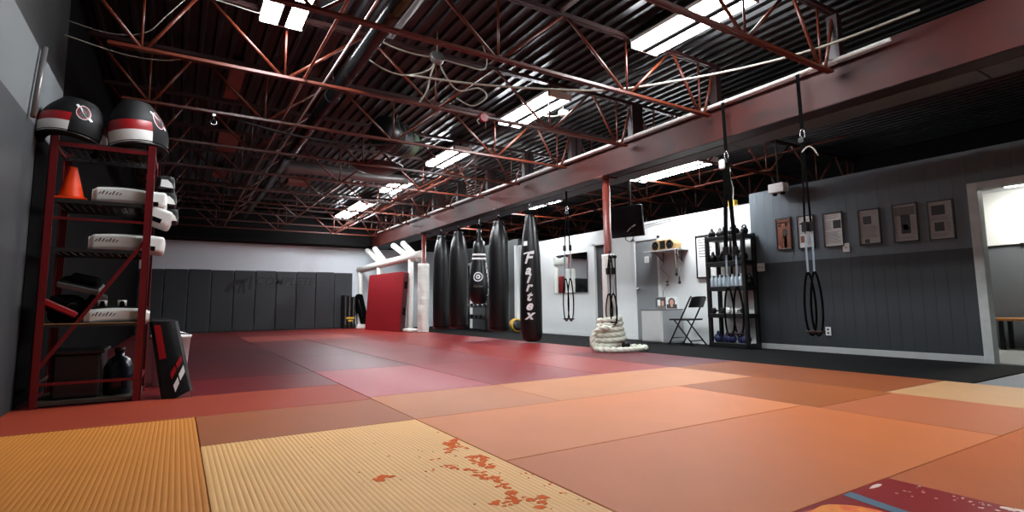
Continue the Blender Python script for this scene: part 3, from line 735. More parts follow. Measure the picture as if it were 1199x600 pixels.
# white striking pads
def thai_pad(label,loc,rz,L=.44,buckles=False,wd=.2,th=.12):
    t=thing('thai_pad',label,'striking pad',loc,rz,'white striking pads on the rack')
    def bend(u): return -.05*abs(u*2)**2.0
    sec=[(-wd/2,.02),(-wd/2+.02,0),(wd/2-.02,0),(wd/2,.02),(wd/2,th-.02),(wd/2-.02,th),(-wd/2+.02,th),(-wd/2,th-.02)]
    vs=[];fs=[];n=len(sec);K=12
    for i in range(K+1):
        u=-.5+i/K; e=1-.25*max(0,abs(u)-.42)/.08
        for (y,z) in sec: vs.append((u*L,y*e-(0 if y>0 else 0)+bend(u)*.3,(z-th/2)*e+th/2+bend(u)*.35))
    for i in range(K):
        for k in range(n): l=(k+1)%n; fs.append((i*n+k,i*n+l,(i+1)*n+l,(i+1)*n+k))
    fs+= [tuple(range(n)),tuple(range(K*n,K*n+n))[::-1]]
    MB().add(vs,fs,0,True).build('pad_body',M['white_vinyl'],t,world=False,bevel=.006)
    b=MB()
    for i in range(7):
        x=-L*.40+i*.021; h=.018+.012*((i*5)%3)/2
        b.add([(x,-wd/2-.0025-.012,th*.42),(x+.008,-wd/2-.0145,th*.42),(x+.008+.014,-wd/2-.0145,th*.42+h),(x+.014,-wd/2-.0145,th*.42+h)],[(0,1,2,3)])
    b.build('lettering',M['text_black'],t,world=False)
    MB().box((-L*.46,-wd/2+.02,th-.002),(L*.46,wd/2-.02,th+.006)).build('back_cover',M['black_vinyl'],t,world=False,bevel=.003)
    for sx in ((-.1,.02) if buckles else ()):
        MB().tube([(sx+.0,-.06,th),(sx,-.06,th+.035),(sx,.0,th+.05),(sx,.06,th+.035),(sx,.06,th)],.018,8).build('strap',M['black_fabric'],t,world=False)
        MB().cyl((sx-.028,-.045,th+.035),(sx+.028,-.045,th+.035),.022,n=12).build('buckle',M['white_vinyl'],t,world=False)
    return t
thai_pad('long white striking pad lying on the top wire shelf beside the orange cone',(-.40,5.12,1.492),0,.37)
thai_pad('long white striking pad lying on the middle wire shelf of the red rack',(-.40,5.12,1.132),0,.37)
thai_pad('long white striking pad on the wooden shelf, buckled straps uppermost',(-.38,5.12,.585),math.radians(3),.40,True,wd=.22,th=.105)
for k,(z,dx) in enumerate(((1.50,0),(1.37,.04),(1.14,.0))):
    t=thing('thai_pad',['white pad end poking past the right post at the top wire shelf','white pad end drooping below the top wire shelf past the right post','white pad end poking past the right post at the middle wire shelf'][k],'striking pad',(-.2+dx,5.4,z),0,'white striking pads on the rack')
    x=-.2+dx
    R_=Matrix.Translation((x,5.36,z+.06))@Matrix.Rotation([0,.35,.1][k],4,'Y')
    MB().box((-.075,-.2,-.065),(.085,.18,.065),0,R_).build('pad_body',M['white_vinyl'],t,bevel=.025,seg=3)
    MB().box((-.05,-.206,-.058),(.03,-.195,-.02),0,R_).build('strap',M['black_fabric'],t,bevel=.004)
# black focus mitts on the third level
for k,(x,y,z,rx,ry) in enumerate([(-.62,5.15,.86,.3,.25),(-.55,5.18,.68,.1,-.95),(-.74,5.1,.68,-.2,.5)]):
    t=thing('focus_mitt',['grey edged black focus mitt on top of the heap on the wooden shelf','grey edged black focus mitt leaning on its side on the wooden shelf','black focus mitt with red trim against the left rack post'][k],'focus mitt',(x,y,z-.1),0,'focus mitts on the rack')
    R_=Matrix.Translation((x,y,z))@Matrix.Rotation(ry,4,'Y')@Matrix.Rotation(rx,4,'X')
    MB().box((-.135,-.1,-.03),(.135,.1,.03),0,R_).build('palm',M['black_vinyl'],t,bevel=.03,seg=3)
    MB().box((-.13,-.11,-.022),(.13,-.09,.022),0,R_).build('rim',M['grey_pad'] if k<2 else M['red_vinyl'],t,bevel=.01)
    MB().box((-.08,-.07,.02),(.1,.07,.075),0,R_).build('back_cuff',M['black_fabric'],t,bevel=.025,seg=3)
MB_=None
t=thing('gear_bag','black gear bag heaped beneath the mitts on the wooden shelf','bag',(-.66,5.22,.577))
MB().box((-.80,5.06,.577),(-.6,5.5,.79)).build('body',M['black_fabric'],t,bevel=.06,seg=4)
MB().tube([(-.7,5.06,.66),(-.68,5.03,.7),(-.66,5.03,.72),(-.63,5.06,.72)],.008,6).build('handle',M['black_vinyl'],t)
t=thing('storage_tote','dark grey storage tub with rimmed lid on the bottom of the rack','tub',(-.55,5.25,.036))
MB().prism([(-.74,5.06),(-.46,5.06),(-.46,5.48),(-.74,5.48)],.036,.36).build('tub',M['tote'],t,bevel=.02,seg=3)
MB().box((-.76,5.035,.355),(-.44,5.5,.385)).build('lid',M['silver'] if False else M['tote'],t,bevel=.008)
t=thing('water_jug','dull blue plastic jug beside the storage tub under the rack','jug',(-.38,5.2,.036))
MB().lathe([(.085,0),(.095,.02),(.095,.2),(.07,.26),(.03,.29),(.03,.32),(.0,.32)],24,(-.36,5.2,.036)).build('body',M['blue_jug'],t)
MB().lathe([(.034,.315),(.034,.345),(0,.345)],16,(-.36,5.2,.036)).build('cap',M['black_plastic'],t)
# kick shield leaning at the rack's right side and bucket behind
t=thing('kick_shield','black kick shield with red stripe and red and white patches leaning by the rack','kick shield',(.0,5.05,0))
def ks(u,v,d):  # u 0..1 across, v 0..1 up
    cxk=.04-.125*v**.8+ .008*math.sin(3*v); w=.16-.01*v
    return V((cxk-w/2+w*u, 4.90+.13*v-d, .012+.57*v+.05*(1-v)*(u-.5)*1.6))
b=MB(); b.grid(lambda u,v:ks(u,v,.012*math.sin(PI*u)),14,30,0); b.grid(lambda u,v:ks(1-u,v,-.12),14,30,0)
b.grid(lambda u,v:ks(1+.0,v,-.12*u+.0)+V((.02*math.sin(PI*u),0,0)),6,30,0); b.grid(lambda u,v:ks(0,v,-.12*(1-u))-V((.02*math.sin(PI*u),0,0)),6,30,0)
b.grid(lambda u,v:ks(u,1,-.12*v)+V((0,0,.025*math.sin(PI*v))),14,6,0); b.grid(lambda u,v:ks(1-u,0,-.12*v)-V((0,0,.008*math.sin(PI*v))),14,6,0)
b.build('body',M['black_vinyl'],t)
def patch(P,m,name='patch'):
    vs=[ks(u,v,.016+.012*math.sin(PI*min(max(u,0),1))) for u,v in P]; MB().add(vs,[tuple(range(len(P)))]).build(name,m,t)
def strip_patch(u0,u1,v0,v1,m):
    MB().grid(lambda a,c:ks(u0+(u1-u0)*a,v0+(v1-v0)*c,.005+.012*math.sin(PI*(u0+(u1-u0)*a))),4,16).build('stripe',m,t)
strip_patch(.05,.34,.52,.95,M['red_vinyl'])
patch([(.42,.24),(.66,.33),(.62,.40),(.40,.32)],M['red_vinyl']); patch([(.70,.34),(.95,.43),(.95,.51),(.68,.42)],M['red_vinyl'])
patch([(.46,.07),(.68,.16),(.66,.24),(.44,.16)],M['white_vinyl']); patch([(.73,.18),(.97,.27),(.97,.37),(.71,.27)],M['white_vinyl'])
t=thing('bucket','white plastic bucket behind the leaning kick shield','bucket',(-.03,5.8,0))
MB().lathe([(.12,0),(.125,.01),(.15,.42),(.158,.42),(.158,.44),(.148,.44),(.115,.02),(0,.02)],28,(-.03,5.8,0)).build('body',M['white_vinyl'],t)
MB().tube([(-.03+.16*math.cos(a),5.8+.0,.41+.06*math.sin(a)) for a in [PI*i/14 for i in range(15)]],.005,6).build('handle',M['chrome'],t)
MB().prism([(-.1,.0),(.11,-.02),(.14,.1),(.0,.14)],0,.012,0,Matrix.Translation((-.05,5.76,.44))@Matrix.Rotation(.5,4,'Y')@Matrix.Rotation(.3,4,'X')).build('lid',M['white_vinyl'],t)
# ------------------------------------------------------------------ punch bags hanging from the beam
BX=5.46
def chain(t,x,y,z0,z1,r=.006):
    b=MB(); z=z0; k=0
    while z<z1-.01:
        pts=[]
        for i in range(10):
            a=2*PI*i/10; q=.014*math.cos(a)
            pts.append((x+(q if k%2 else 0),y+(0 if k%2 else q),z+.02+.022*math.sin(a)))
        b.tube(pts,r*.6,5,closed=True); z+=.03; k+=1
    b.build('chain',M['chrome'],t)
def bag_straps(t,y,zt,r,zs,n=4):
    b=MB()
    for k in range(n):
        a=2*PI*k/n+.4
        b.ribbon([(BX+r*math.cos(a),y+r*math.sin(a),zt),(BX+.4*r*math.cos(a),y+.4*r*math.sin(a),zt+(zs-zt)*.6),(BX+.012*math.cos(a),y+.012*math.sin(a),zs)],.035,.006,(-math.sin(a),math.cos(a),0))
    b.build('hanging_straps',M['black_fabric'],t)
def cloth_wob(r0,zt): 
    return lambda a,z:1+(.06*math.sin(9*a+1)+.045*math.sin(14*a))*max(0,min(1,(z-(zt-.45))/.4))
BLK=mat('bag_leather',(13,13,14),.36,0,.15,5,bump=.05,bscale=18)
def rbag(y,prof,label,zt,extra=.0):
    t=thing('punch_bag',label,'punch bag',(BX,y,prof[0][1]),0,'punch bags hung from the beam')
    MB().lathe(prof,40,(BX,y,0),wob=cloth_wob(0,zt)).build('bag_body',BLK,t)
    return t
# long banana bag with vertical white lettering, nearest
yA=8.15
t=rbag(yA,[(.06,.02),(.13,.035),(.175,.08),(.198,.18),(.2,.4),(.198,.8),(.19,1.2),(.178,1.57),(.155,1.85),(.125,2.08),(.09,2.28),(.075,2.36),(.02,2.37)],'long black banana bag with white vertical lettering, nearest of the hanging bags',9)
dv=V((0-BX,0-yA,0)).normalized(); rv=V((-dv.y,dv.x,0)); rv = rv if rv.dot(V((1,-.5,0)))>0 else -rv
def onbag(y0,R):
    d=V((-BX,-y0,0)).normalized(); r=V((-d.y,d.x,0))
    def f(ax,z,lift=.003): 
        th=ax; rr=R(z)+lift
        q=d*(rr*math.cos(th))+r*(rr*math.sin(th))
        return V((BX+q.x,y0+q.y,z))
    return f
def profR(prof):
    def R(z):
        for (r0,z0),(r1,z1) in zip(prof,prof[1:]):
            if z0<=z<=z1: return r0+(r1-r0)*(z-z0)/max(1e-6,z1-z0)
        return prof[-1][0]
    return R
RA=profR([(.06,.02),(.13,.035),(.175,.08),(.198,.18),(.2,.4),(.198,.8),(.19,1.2),(.178,1.57),(.155,1.85),(.125,2.08),(.09,2.28),(.075,2.36)])
fA=onbag(yA,RA)
b=MB()
for k,ch in enumerate('Fairtex'):
    zc=[1.50,1.30,1.15,1.0,.83,.665,.50][k]; sz=.29 if k==0 else .235
    b.text(ch,sz,lambda x,y,zc=zc,k=k:fA(-.32+.05*k*.4+x/.19,zc-.07+y,.004),shear=.35,bold=.008,slices=8)
# a long slanting flourish across the first letter
b.grid(lambda u,v:fA(-.75+1.15*u,1.60+.05*u+.028*(v-.5)*(1-.5*u),.0045),12,1,sm=False)
b.build('lettering',M['text_white'],t)
MB().grid(lambda u,v:fA(-.85+.5*u,1.75+.08*v,.004),6,1).build('label_patch',M['white_vinyl'],t)
MB().tube([fA(.9,z,.002) for z in [.1+.1*i for i in range(20)]],.004,5).build('seam',M['black_fabric'],t)
MB().lathe([(.078,2.33),(.082,2.36),(.06,2.4),(.02,2.41)],20,(BX,yA,0)).build('cap',M['black_fabric'],t)
chain(t,BX,yA,2.40,2.6)
# smooth tall bags
def tall(y,zb,zt,r,label):
    prof=[(r*.6,zb),(r*.93,zb+.015),(r,zb+.06),(r*1.02,zb+.6),(r,zt-.6),(r*.93,zt-.42),(r*.8,zt-.28),(r*.64,zt-.17),(r*.52,zt-.09),(r*.44,zt-.05),(r*.5,zt)]
    t=rbag(y,prof,label,zt)
    bag_straps(t,y,zt-.12,r*.75,zt+.1)
    MB().tube([(BX+r*1.005*math.cos(a),y+r*1.005*math.sin(a),zb+.07) for a in [2*PI*i/40 for i in range(40)]],.006,5,closed=True).build('base_seam',M['black_fabric'],t)
    chain(t,BX,y,zt+.08,2.6)
    return t
tall(9.3,.17,2.38,.205,'plain black heavy bag hanging just left of the lettered banana bag')
tall(11.12,.165,2.38,.215,'plain black heavy bag hanging just left of the teardrop bag')
tall(12.07,.12,2.40,.2,'plain black heavy bag farthest along the beam, beside the wrapped post')
# teardrop bag
yC=10.13
pc=[(.02,.70),(.12,.72),(.19,.79),(.228,.92),(.238,1.04),(.23,1.16),(.205,1.32),(.175,1.5),(.155,1.62),(.142,1.75),(.135,1.9),(.125,2.04),(.07,2.08),(.05,2.3),(.02,2.34)]
t=thing('punch_bag','black teardrop punch bag with ring emblem and two white bands','punch bag',(BX,yC,.7),0,'punch bags hung from the beam')
MB().lathe(pc,40,(BX,yC,0)).build('bag_body',BLK,t)
RC=profR(pc); fC=onbag(yC,RC)
for z0,z1 in ((1.645,1.69),(1.73,1.775)): MB().lathe([(RC(z0)+.003,z0),(RC(z1)+.003,z1)],40,(BX,yC,0)).build('white_band',M['white_vinyl'],t)
def ring(r0,r1,zc,ac,mi,b,lift):
    n=28
    def q(r,a): z=zc+r*math.sin(a); return fC(ac+r*math.cos(a)/RC(zc),z,lift)
    vs=[q(r0,2*PI*i/n) for i in range(n)]+[q(r1,2*PI*i/n) for i in range(n)]
    b.add(vs,[(i,(i+1)%n,n+(i+1)%n,n+i) for i in range(n)],mi)
b=MB(); ring(.078,.1,1.28,-.12,0,b,.004); ring(.001,.05,1.28,-.12,0,b,.004); ring(.001,.018,1.28,-.12,1,b,.006)
b.build('emblem',[M['text_white'],M['text_black']],t)
b=MB(); b.text('Fairtex',.075,lambda x,y:fC(-.12+x/.235,1.06+y,.004),shear=.3,bold=.002,slices=10)
b.build('lettering',M['faded'],t)
b=MB()
for k,ch in enumerate('Fairtex'): b.text(ch,.17,lambda x,y,k=k:fC(.98+x/.22,1.46-.095*k+y,.005),shear=.3,bold=.005,slices=6)
b.build('side_lettering',M['text_white'],t)
bag_straps(t,yC,2.05,.11,2.42,4); chain(t,BX,yC,2.4,2.6)

# ------------------------------------------------------------------ suspension straps
def trx(x,y,ztop,zc,zg,zb,label,dx=.0,wrap=True,spread=.05,mw=.02):
    t=thing('suspension_trainer',label,'suspension straps',(x,y,ztop),0,'suspension straps hung along the beam')
    w=(.55,-.83,0)
    W=V(w)
    P=lambda a,z,d=0:V((x,y,z))+W*a+V((-.83,-.55,0))*d
    MB().ribbon([P(0,ztop),P(.004,(ztop+zc)/2),P(.008,zc)],.036,.004,w).build('anchor_strap',M['black_fabric'],t)
    if wrap: MB().ribbon([P(0,ztop),(x+.07,y,ztop+.07),(x+.11,y,ztop+.075),(x+.22,y,3.067),(x+.3,y,3.067)],.04,.004,(0,1,0)).build('anchor_loop',M['black_fabric'],t)
    b=MB().tube([P(.02*math.cos(a)+.008,zc-.045+.055*math.sin(a)) for a in [2*PI*i/16 for i in range(16)]],.006,6,closed=True)
    b.build('carabiner',M['chrome'],t)
    MB().box((x-.02,y-.03,zc-.13),(x+.02,y+.03,zc-.08)).build('buckle',M['black_plastic'],t,bevel=.006)
    for s in (-1,1):
        MB().ribbon([P(.012*s,zc-.1),P(spread*.55*s,(zc+zg)/2),P(spread*s,zg)],mw,.005,w).build('main_strap',M['black_fabric'],t)
        MB().ribbon([P(.012*s,zc-.12,.006),P(spread*.3*s,(zc+zg)/2+.1,.012),P(spread*.9*s,zg+.05,.012)],.014,.005,w).build('return_strap',M['black_fabric'],t)
        MB().bar(P(spread*s,zg-.045),P(spread*s,zg+.05),.05,.03,up=(1,0,0)).build('adjuster',M['black_plastic'],t)
        zm=zg-(zg-zb)*.42
        MB().ribbon([P(spread*s,zg-.03),P(spread*1.05*s,(zg+zm)/2),P(spread*.95*s,zm)],.018,.005,w).build('webbing',M['blue_strap'],t)
        lp=[]
        for i in range(25):
            u=i/24; a=2*PI*u
            lp.append(P(spread*.95*s+ (.055*math.sin(a))*(1 if u<.5 else 1)*(.55+.45*math.sin(PI*u)), zm-(zm-zb)*(.5-.5*math.cos(a)) , .02*s))
        MB().tube(lp,.0105,8).build('foot_loop',M['black_fabric'],t)
        MB().cyl(P(spread*.95*s-.05,zb+.035,.02*s),P(spread*.95*s+.05,zb+.035,.02*s),.014,n=10).build('handle_grip',M['black_vinyl'],t)
    return t
trx(5.25,3.80,2.985,2.40,1.26,.31,'suspension straps with pale blue webbing in front of the kettlebell shelf',mw=.045)
o=trx(5.25,2.915,2.985,2.40,1.42,.36,'suspension straps hanging in front of the framed clippings on the grey wall',spread=.028)
MB().tube([V((5.25,2.9,2.17))+V((.55,-.83,0))*(-.02+.14*i/10)+V((0,0,.06*math.sin(PI*i/10)-.05*(i/10)**3)) for i in range(11)],.008,6).build('cord',M['cablegrey'],o)
o=[c for c in C.objects if c.get('label','').startswith('suspension straps with pale')][0]
MB().box((5.2,3.80,2.2),(5.25,3.87,2.32)).build('cloth_tie',M['white_vinyl'],o,bevel=.03,seg=3)
t3=trx(5.5,7.1,2.59,2.32,1.62,.41,'suspension straps hanging in front of the wall mirror',wrap=False,spread=.05)
trx(5.38,5.93,1.46,1.42,1.16,.38,'suspension straps tied round the padded post above the coiled rope',wrap=False,spread=.04)

# ------------------------------------------------------------------ right wall: doors, mirror, clippings
t=thing('wall_mirror','frameless mirror on the white right wall reflecting the red mat and white frame','mirror',(7.89,10.1,.96))
MB().box((7.885,9.45,.96),(7.9,10.74,1.88)).build('glass',M['mirror'],t)
for yy in (9.7,10.5):
    for zz in (.96,1.865): MB().box((7.878,yy-.02,zz-.008),(7.886,yy+.02,zz+.02)).build('clip',M['chrome'],t)
d=MB().box((7.94,8.72,-.03),(7.98,9.2,1.99)).build('door_2',M['door_grey'],org=(7.96,8.96,-.03)); struct(d)
MB().lathe([(.02,0),(.03,.03),(.02,.05),(0,.05)],12,M=Matrix.Translation((7.94,8.79,.98))@Matrix.Rotation(-PI/2,4,'Y')).build('door_handle',M['chrome'],d)
struct(MB().box((7.885,9.2,-.03),(7.91,9.27,2.05)).box((7.885,8.65,-.03),(7.91,8.72,2.05)).box((7.885,8.65,1.985),(7.91,9.27,2.05)).build('trim_1',M['white_paint'],org=(7.9,8.96,0),bevel=.004))
d=MB().box((7.885,7.34,-.03),(7.903,7.93,1.94)).build('door_3',mat('door_pale_grey',(136,141,143),.4,0,.06,2),org=(7.89,7.6,-.03),bevel=.003); struct(d)
MB().lathe([(.02,0),(.03,.03),(.02,.05),(0,.05)],12,M=Matrix.Translation((7.885,7.87,.98))@Matrix.Rotation(-PI/2,4,'Y')).build('door_handle',M['chrome'],d)
MB().box((7.880,7.57,1.49),(7.886,7.68,1.62)).build('door_sign',M['white_vinyl'],d)
b=MB(); b.text('1',.09,lambda x,y:(7.8785,7.625-x,1.525+y)); b.build('sign_number',M['text_black'],d)
struct(MB().box((7.87,7.93,-.03),(7.905,8.0,2.0)).box((7.87,7.28,-.03),(7.905,7.34,2.0)).box((7.87,7.28,1.94),(7.905,8.0,2.0)).build('trim_2',M['white_paint'],org=(7.89,7.6,0),bevel=.004))
struct(MB().box((7.888,5.29,-.03),(7.9,7.28,.05)).box((7.888,8.0,-.03),(7.9,8.65,.05)).box((7.888,9.27,-.03),(7.9,12.4,.05)).build('baseboard_white',M['white_paint'],org=(7.9,8,0)))
# framed clippings
def clipping(y,z,w,h,label,kind):
    t=thing('framed_clipping',label,'framed clipping',(7.85,y,z-h/2),0,'framed clippings in a row on the grey wall')
    x=7.848; f=.014
    b=MB(); 
    for (a,c,e,g) in ((y-w/2,y+w/2,z+h/2-f,z+h/2),(y-w/2,y+w/2,z-h/2,z-h/2+f),(y-w/2,y-w/2+f,z-h/2,z+h/2),(y+w/2-f,y+w/2,z-h/2,z+h/2)): b.box((x-.016,a,e),(x,c,g))
    b.build('frame',M['black_plastic'],t)
    rr=random.Random(int(y*100)); b=MB(); yl,yr=y+w/2-f,y-w/2+f; zt,zb=z+h/2-f,z-h/2+f
    b.box((x-.008,yr,zb),(x-.002,yl,zt),0)
    W_,H_=yl-yr,zt-zb
    def blk(u0,u1,v0,v1,mi): b.box((x-.0095,yl-W_*u1,zt-H_*v1),(x-.0082,yl-W_*u0,zt-H_*v0),mi)
    def lines(u0,u1,v0,v1,n):
        for i in range(n):
            v=v0+(v1-v0)*(i+.5)/n; e=u1-(u1-u0)*rr.random()*.25; blk(u0,e,v-.0045,v+.0045,2)
    if kind==0:
        blk(.02,.98,.02,.98,3); blk(.42,.75,.36,.62,1); blk(.5,.72,.55,.98,1); blk(.06,.95,.1,.14,2); blk(.1,.3,.18,.25,1); blk(.62,.8,.16,.26,1); blk(.08,.4,.8,.83,0); blk(.08,.36,.87,.9,0)
        cc=[(x-.0098,yl-W_*(.6+.16*math.cos(q)),zt-H_*(.45+.13*math.sin(q))) for q in [2*PI*i/18 for i in range(18)]]; b.add(cc,[tuple(range(18))],1)
    else:
        if kind==1: blk(.1,.36,.2,.25,1); blk(.12,.38,.62,.84,3); lines(.1,.85,.06,.17,3); lines(.1,.5,.3,.58,8); lines(.55,.92,.25,.9,16)
        if kind==2: lines(.1,.9,.05,.17,3); blk(.52,.95,.22,.47,1); lines(.08,.47,.22,.5,8); lines(.08,.92,.55,.93,11)
        if kind==3: blk(.2,.62,.18,.42,1); lines(.08,.95,.05,.14,2); lines(.08,.95,.46,.84,12); blk(.22,.46,.87,.98,1)
        if kind==4: blk(.06,.95,.06,.3,2); blk(.3,.72,.28,.8,1); blk(.38,.62,.55,.7,0); lines(.06,.26,.35,.85,12); lines(.78,.95,.35,.85,12); lines(.1,.9,.87,.95,2)
        if kind==5: blk(.12,.7,.1,.36,1); lines(.08,.92,.4,.52,4); blk(.2,.62,.56,.8,1); lines(.66,.92,.56,.8,7); lines(.1,.9,.85,.95,3)
    pm=[M['paper'] if kind in (1,2) else mat('aged_paper',(150,146,142),.5,0,.15,6),M['ink'],M['faded'],M['brownprint']]
    b.build('print',pm,t)
for (yl,yr,zt,zb,kd,lab) in [(4.85,4.61,1.97,1.48,0,'framed brown picture with a dark figure, first in the row on the grey wall'),
    (4.515,4.265,1.96,1.47,1,'bright white framed clipping with a purple photo, behind the hanging straps'),
    (4.135,3.865,1.945,1.455,2,'bright white framed clipping with one dark photo at upper right'),
    (3.665,3.395,1.92,1.442,3,'dull framed clipping with dark square photo near its top, fourth along the grey wall'),
    (3.25,2.97,1.925,1.43,4,'dull framed clipping with a tall dark figure in its middle'),
    (2.865,2.6,1.905,1.42,5,'dull framed clipping with two dark photos, nearest the doorway')]:
    clipping((yl+yr)/2,(zt+zb)/2,yl-yr,zt-zb,lab,kd)
def plate(y,z,w,h,label,cat,outlet):
    t=thing('wall_plate' if cat!='thermostat' else 'thermostat',label,cat,(7.85,y,z-h/2))
    MB().box((7.836,y-w/2,z-h/2),(7.85,y+w/2,z+h/2)).build('cover',M['white_vinyl'],t,bevel=.004)
    for dz in ((-.025,.025) if outlet else (0,)):
        for dy in ((0,) if outlet or cat=='thermostat' else (-.025,.025)):
            MB().box((7.831,y+dy-.012,z+dz-.014),(7.837,y+dy+.012,z+dz+.014)).build('socket' if outlet else 'rocker',M['skirting'] if not outlet else M['black_plastic'],t,bevel=.002)
plate(5.145,1.24,.13,.13,'white double light switch on the grey wall beside the kettlebell shelf','light switch',False)
plate(3.845,1.43,.09,.12,'small white thermostat on the grey wall below the third framed clipping','thermostat',False)
plate(4.17,.27,.075,.12,'power outlet low on the grey wall under the framed clippings','outlet',True)
t=thing('whiteboard','black framed white notice board half hidden behind the kettlebell shelf','notice board',(7.9,6.05,1.1))
b=MB()
for a in ((5.7,6.42,1.86,1.885),(5.7,6.42,1.12,1.145),(5.7,5.72,1.12,1.885),(6.4,6.42,1.12,1.885)): b.box((7.87,a[0],a[2]),(7.9,a[1],a[3]))
b.build('frame',M['black_plastic'],t)
MB().box((7.882,5.72,1.145),(7.898,6.4,1.86)).build('board_panel',M['white_vinyl'],t)
b=MB()
for i in range(7):
    z=1.8-.05*i; b.box((7.8805,6.08+.02*(i%3),z),(7.8815,6.36,z+.012))
b.build('writing',M['faded'],t)
# wall shelf with radio
t=thing('wall_shelf','small white wall shelf under the wooden radio','shelf',(7.76,7.02,1.6))
MB().box((7.62,6.6,1.655),(7.9,7.45,1.675)).build('shelf_board',M['silver'],t,bevel=.003)
for yy in (6.75,7.2): MB().bar((7.89,yy,1.45),(7.89,yy,1.655),.02,.012).bar((7.89,yy,1.47),(7.68,yy,1.65),.016,.012).build('bracket',M['grey_pad'],t)
t=thing('radio','wooden stereo radio with two black speakers on the wall shelf','radio',(7.74,7.0,1.676))
MB().prism([(6.71,1.676),(7.28,1.676),(7.3,1.78),(7.2,1.87),(6.8,1.87),(6.69,1.78)],7.66,7.84,0,Matrix(((0,0,1,0),(1,0,0,0),(0,1,0,0),(0,0,0,1)))).build('case',M['tanwood'],t,bevel=.015,seg=3)
for yy in (6.82,7.17):
    Ms=Matrix.Translation((7.66,yy,1.77))@Matrix.Rotation(-PI/2,4,'Y')
    MB().lathe([(.08,-.005),(.085,.012),(.07,.014),(.05,.004),(.03,.0),(.02,.008),(0,.01)],24,M=Ms).build('speaker',M['black_plastic'],t)
MB().box((7.652,6.93,1.70),(7.662,7.06,1.85)).build('control_panel',M['black_plastic'],t,bevel=.003)
t=thing('wall_socket','white socket with tangled plugs under the wall shelf','socket',(7.9,7.1,1.0))
MB().box((7.88,7.05,1.0),(7.9,7.15,1.13)).build('cover',M['white_vinyl'],t,bevel=.004)
for k in range(2): MB().box((7.85,7.075,1.015+.055*k),(7.885,7.125,1.055+.055*k)).build('plug',M['grey_pad'],t,bevel=.006)
MB().tube(smooth([(7.86,7.1,1.03),(7.83,7.15,.95),(7.85,7.2,.9),(7.86,7.22,.82)],6),.006,6).build('lead',M['cablegrey'],t)
cable([(7.83,7.12,1.66),(7.87,7.16,1.5),(7.87,7.24,1.35),(7.87,7.12,1.25),(7.87,7.06,1.16),(7.86,7.1,1.10)],'grey lead hanging from the radio to the wall socket',r=.006)
cable([(7.885,7.0,2.31),(7.885,7.0,2.0),(7.86,7.0,1.87)],'thin lead running down the white wall to the radio','cablegrey',.005)
for k,(yy,zz) in enumerate(((6.66,1.20),(6.6,1.05))):
    t=thing('jump_rope',f'skipping rope with dark handles hung at the shelf end, {["shorter","longer"][k]} of the two','skipping rope',(7.8,yy,zz),0,'skipping ropes on the wall shelf')
    MB().tube(smooth([(7.7,yy,1.68),(7.62,yy,1.66),(7.612,yy,1.5),(7.615,yy-.01,zz+.1)],6),.006,6).build('cord',M['cablegrey'],t)
    MB().lathe([(.008,.12),(.014,.11),(.02,.03),(.03,.0),(.02,-.02),(0,-.025)],12,(7.615,yy-.01,zz)).build('handle',M['black_plastic'],t)
# white cabinet with two photographs
t=thing('cabinet','low white cabinet against the white wall left of the folding chair','cabinet',(7.58,7.0,-.03))
MB().box((7.32,6.76,.0),(7.86,7.26,.565)).box((7.36,6.79,-.03),(7.84,7.23,.0)).build('body',M['white_paint'],t,bevel=.003)
MB().box((7.305,6.745,.565),(7.87,7.275,.58)).build('top',M['grey_pad'],t,bevel=.003)
MB().box((7.306,6.775,.02),(7.32,7.245,.555)).build('door',M['white_vinyl'],t,bevel=.003)
MB().box((7.33,6.748,.0),(7.85,6.76,.565)).build('side_panel',mat('side_panel_grey',(168,172,174),.5),t)
for k,(xx,yy,lab) in enumerate(((7.52,6.90,'dark photo card standing on the white cabinet, left one of the two'),(7.60,6.72,'portrait card of a dark haired person on the white cabinet, right of the pair'))):
    t=thing('photo_card',lab,'photo',(xx,yy+.06,.58),0,'photo cards on the cabinet')
    T=Matrix.Translation((xx,yy+.06,.58))@Matrix.Rotation(math.radians(-48),4,'Z')@Matrix.Rotation(math.radians(-10),4,'X')
    MB().box((-.1,-.004,0),(.1,.004,.225),0,T).build('card',M['silver'] if k else M['faded'],t)
    b=MB()
    if k==0:
        b.box((-.088,-.0065,.05),(.088,-.0045,.215),1,T); b.box((-.06,-.0085,.06),(-.01,-.0065,.17),0,T); b.box((.01,-.0085,.06),(.05,-.0065,.15),2,T)
    else:
        b.box((-.09,-.0065,.01),(.09,-.0045,.09),1,T); 
        def el(cx,cz,rx,rz,mi,d): b.add([T@V((cx+rx*math.cos(q),-d,cz+rz*math.sin(q))) for q in [2*PI*i/18 for i in range(18)]],[tuple(range(18))],mi)
        el(0,.13,.06,.075,1,.0068); el(0,.125,.037,.052,2,.0075); el(-.016,.133,.006,.004,1,.008); el(.016,.133,.006,.004,1,.008); el(0,.1,.012,.004,3,.008); el(0,.065,.02,.03,2,.0072)
    b.build('picture',[M['silver'],M['ink'],M['skin'],M['red_vinyl']],t)
    MB().box((-.03,.004,0),(.03,.05,.12),0,T).build('stand',M['black_plastic'],t)
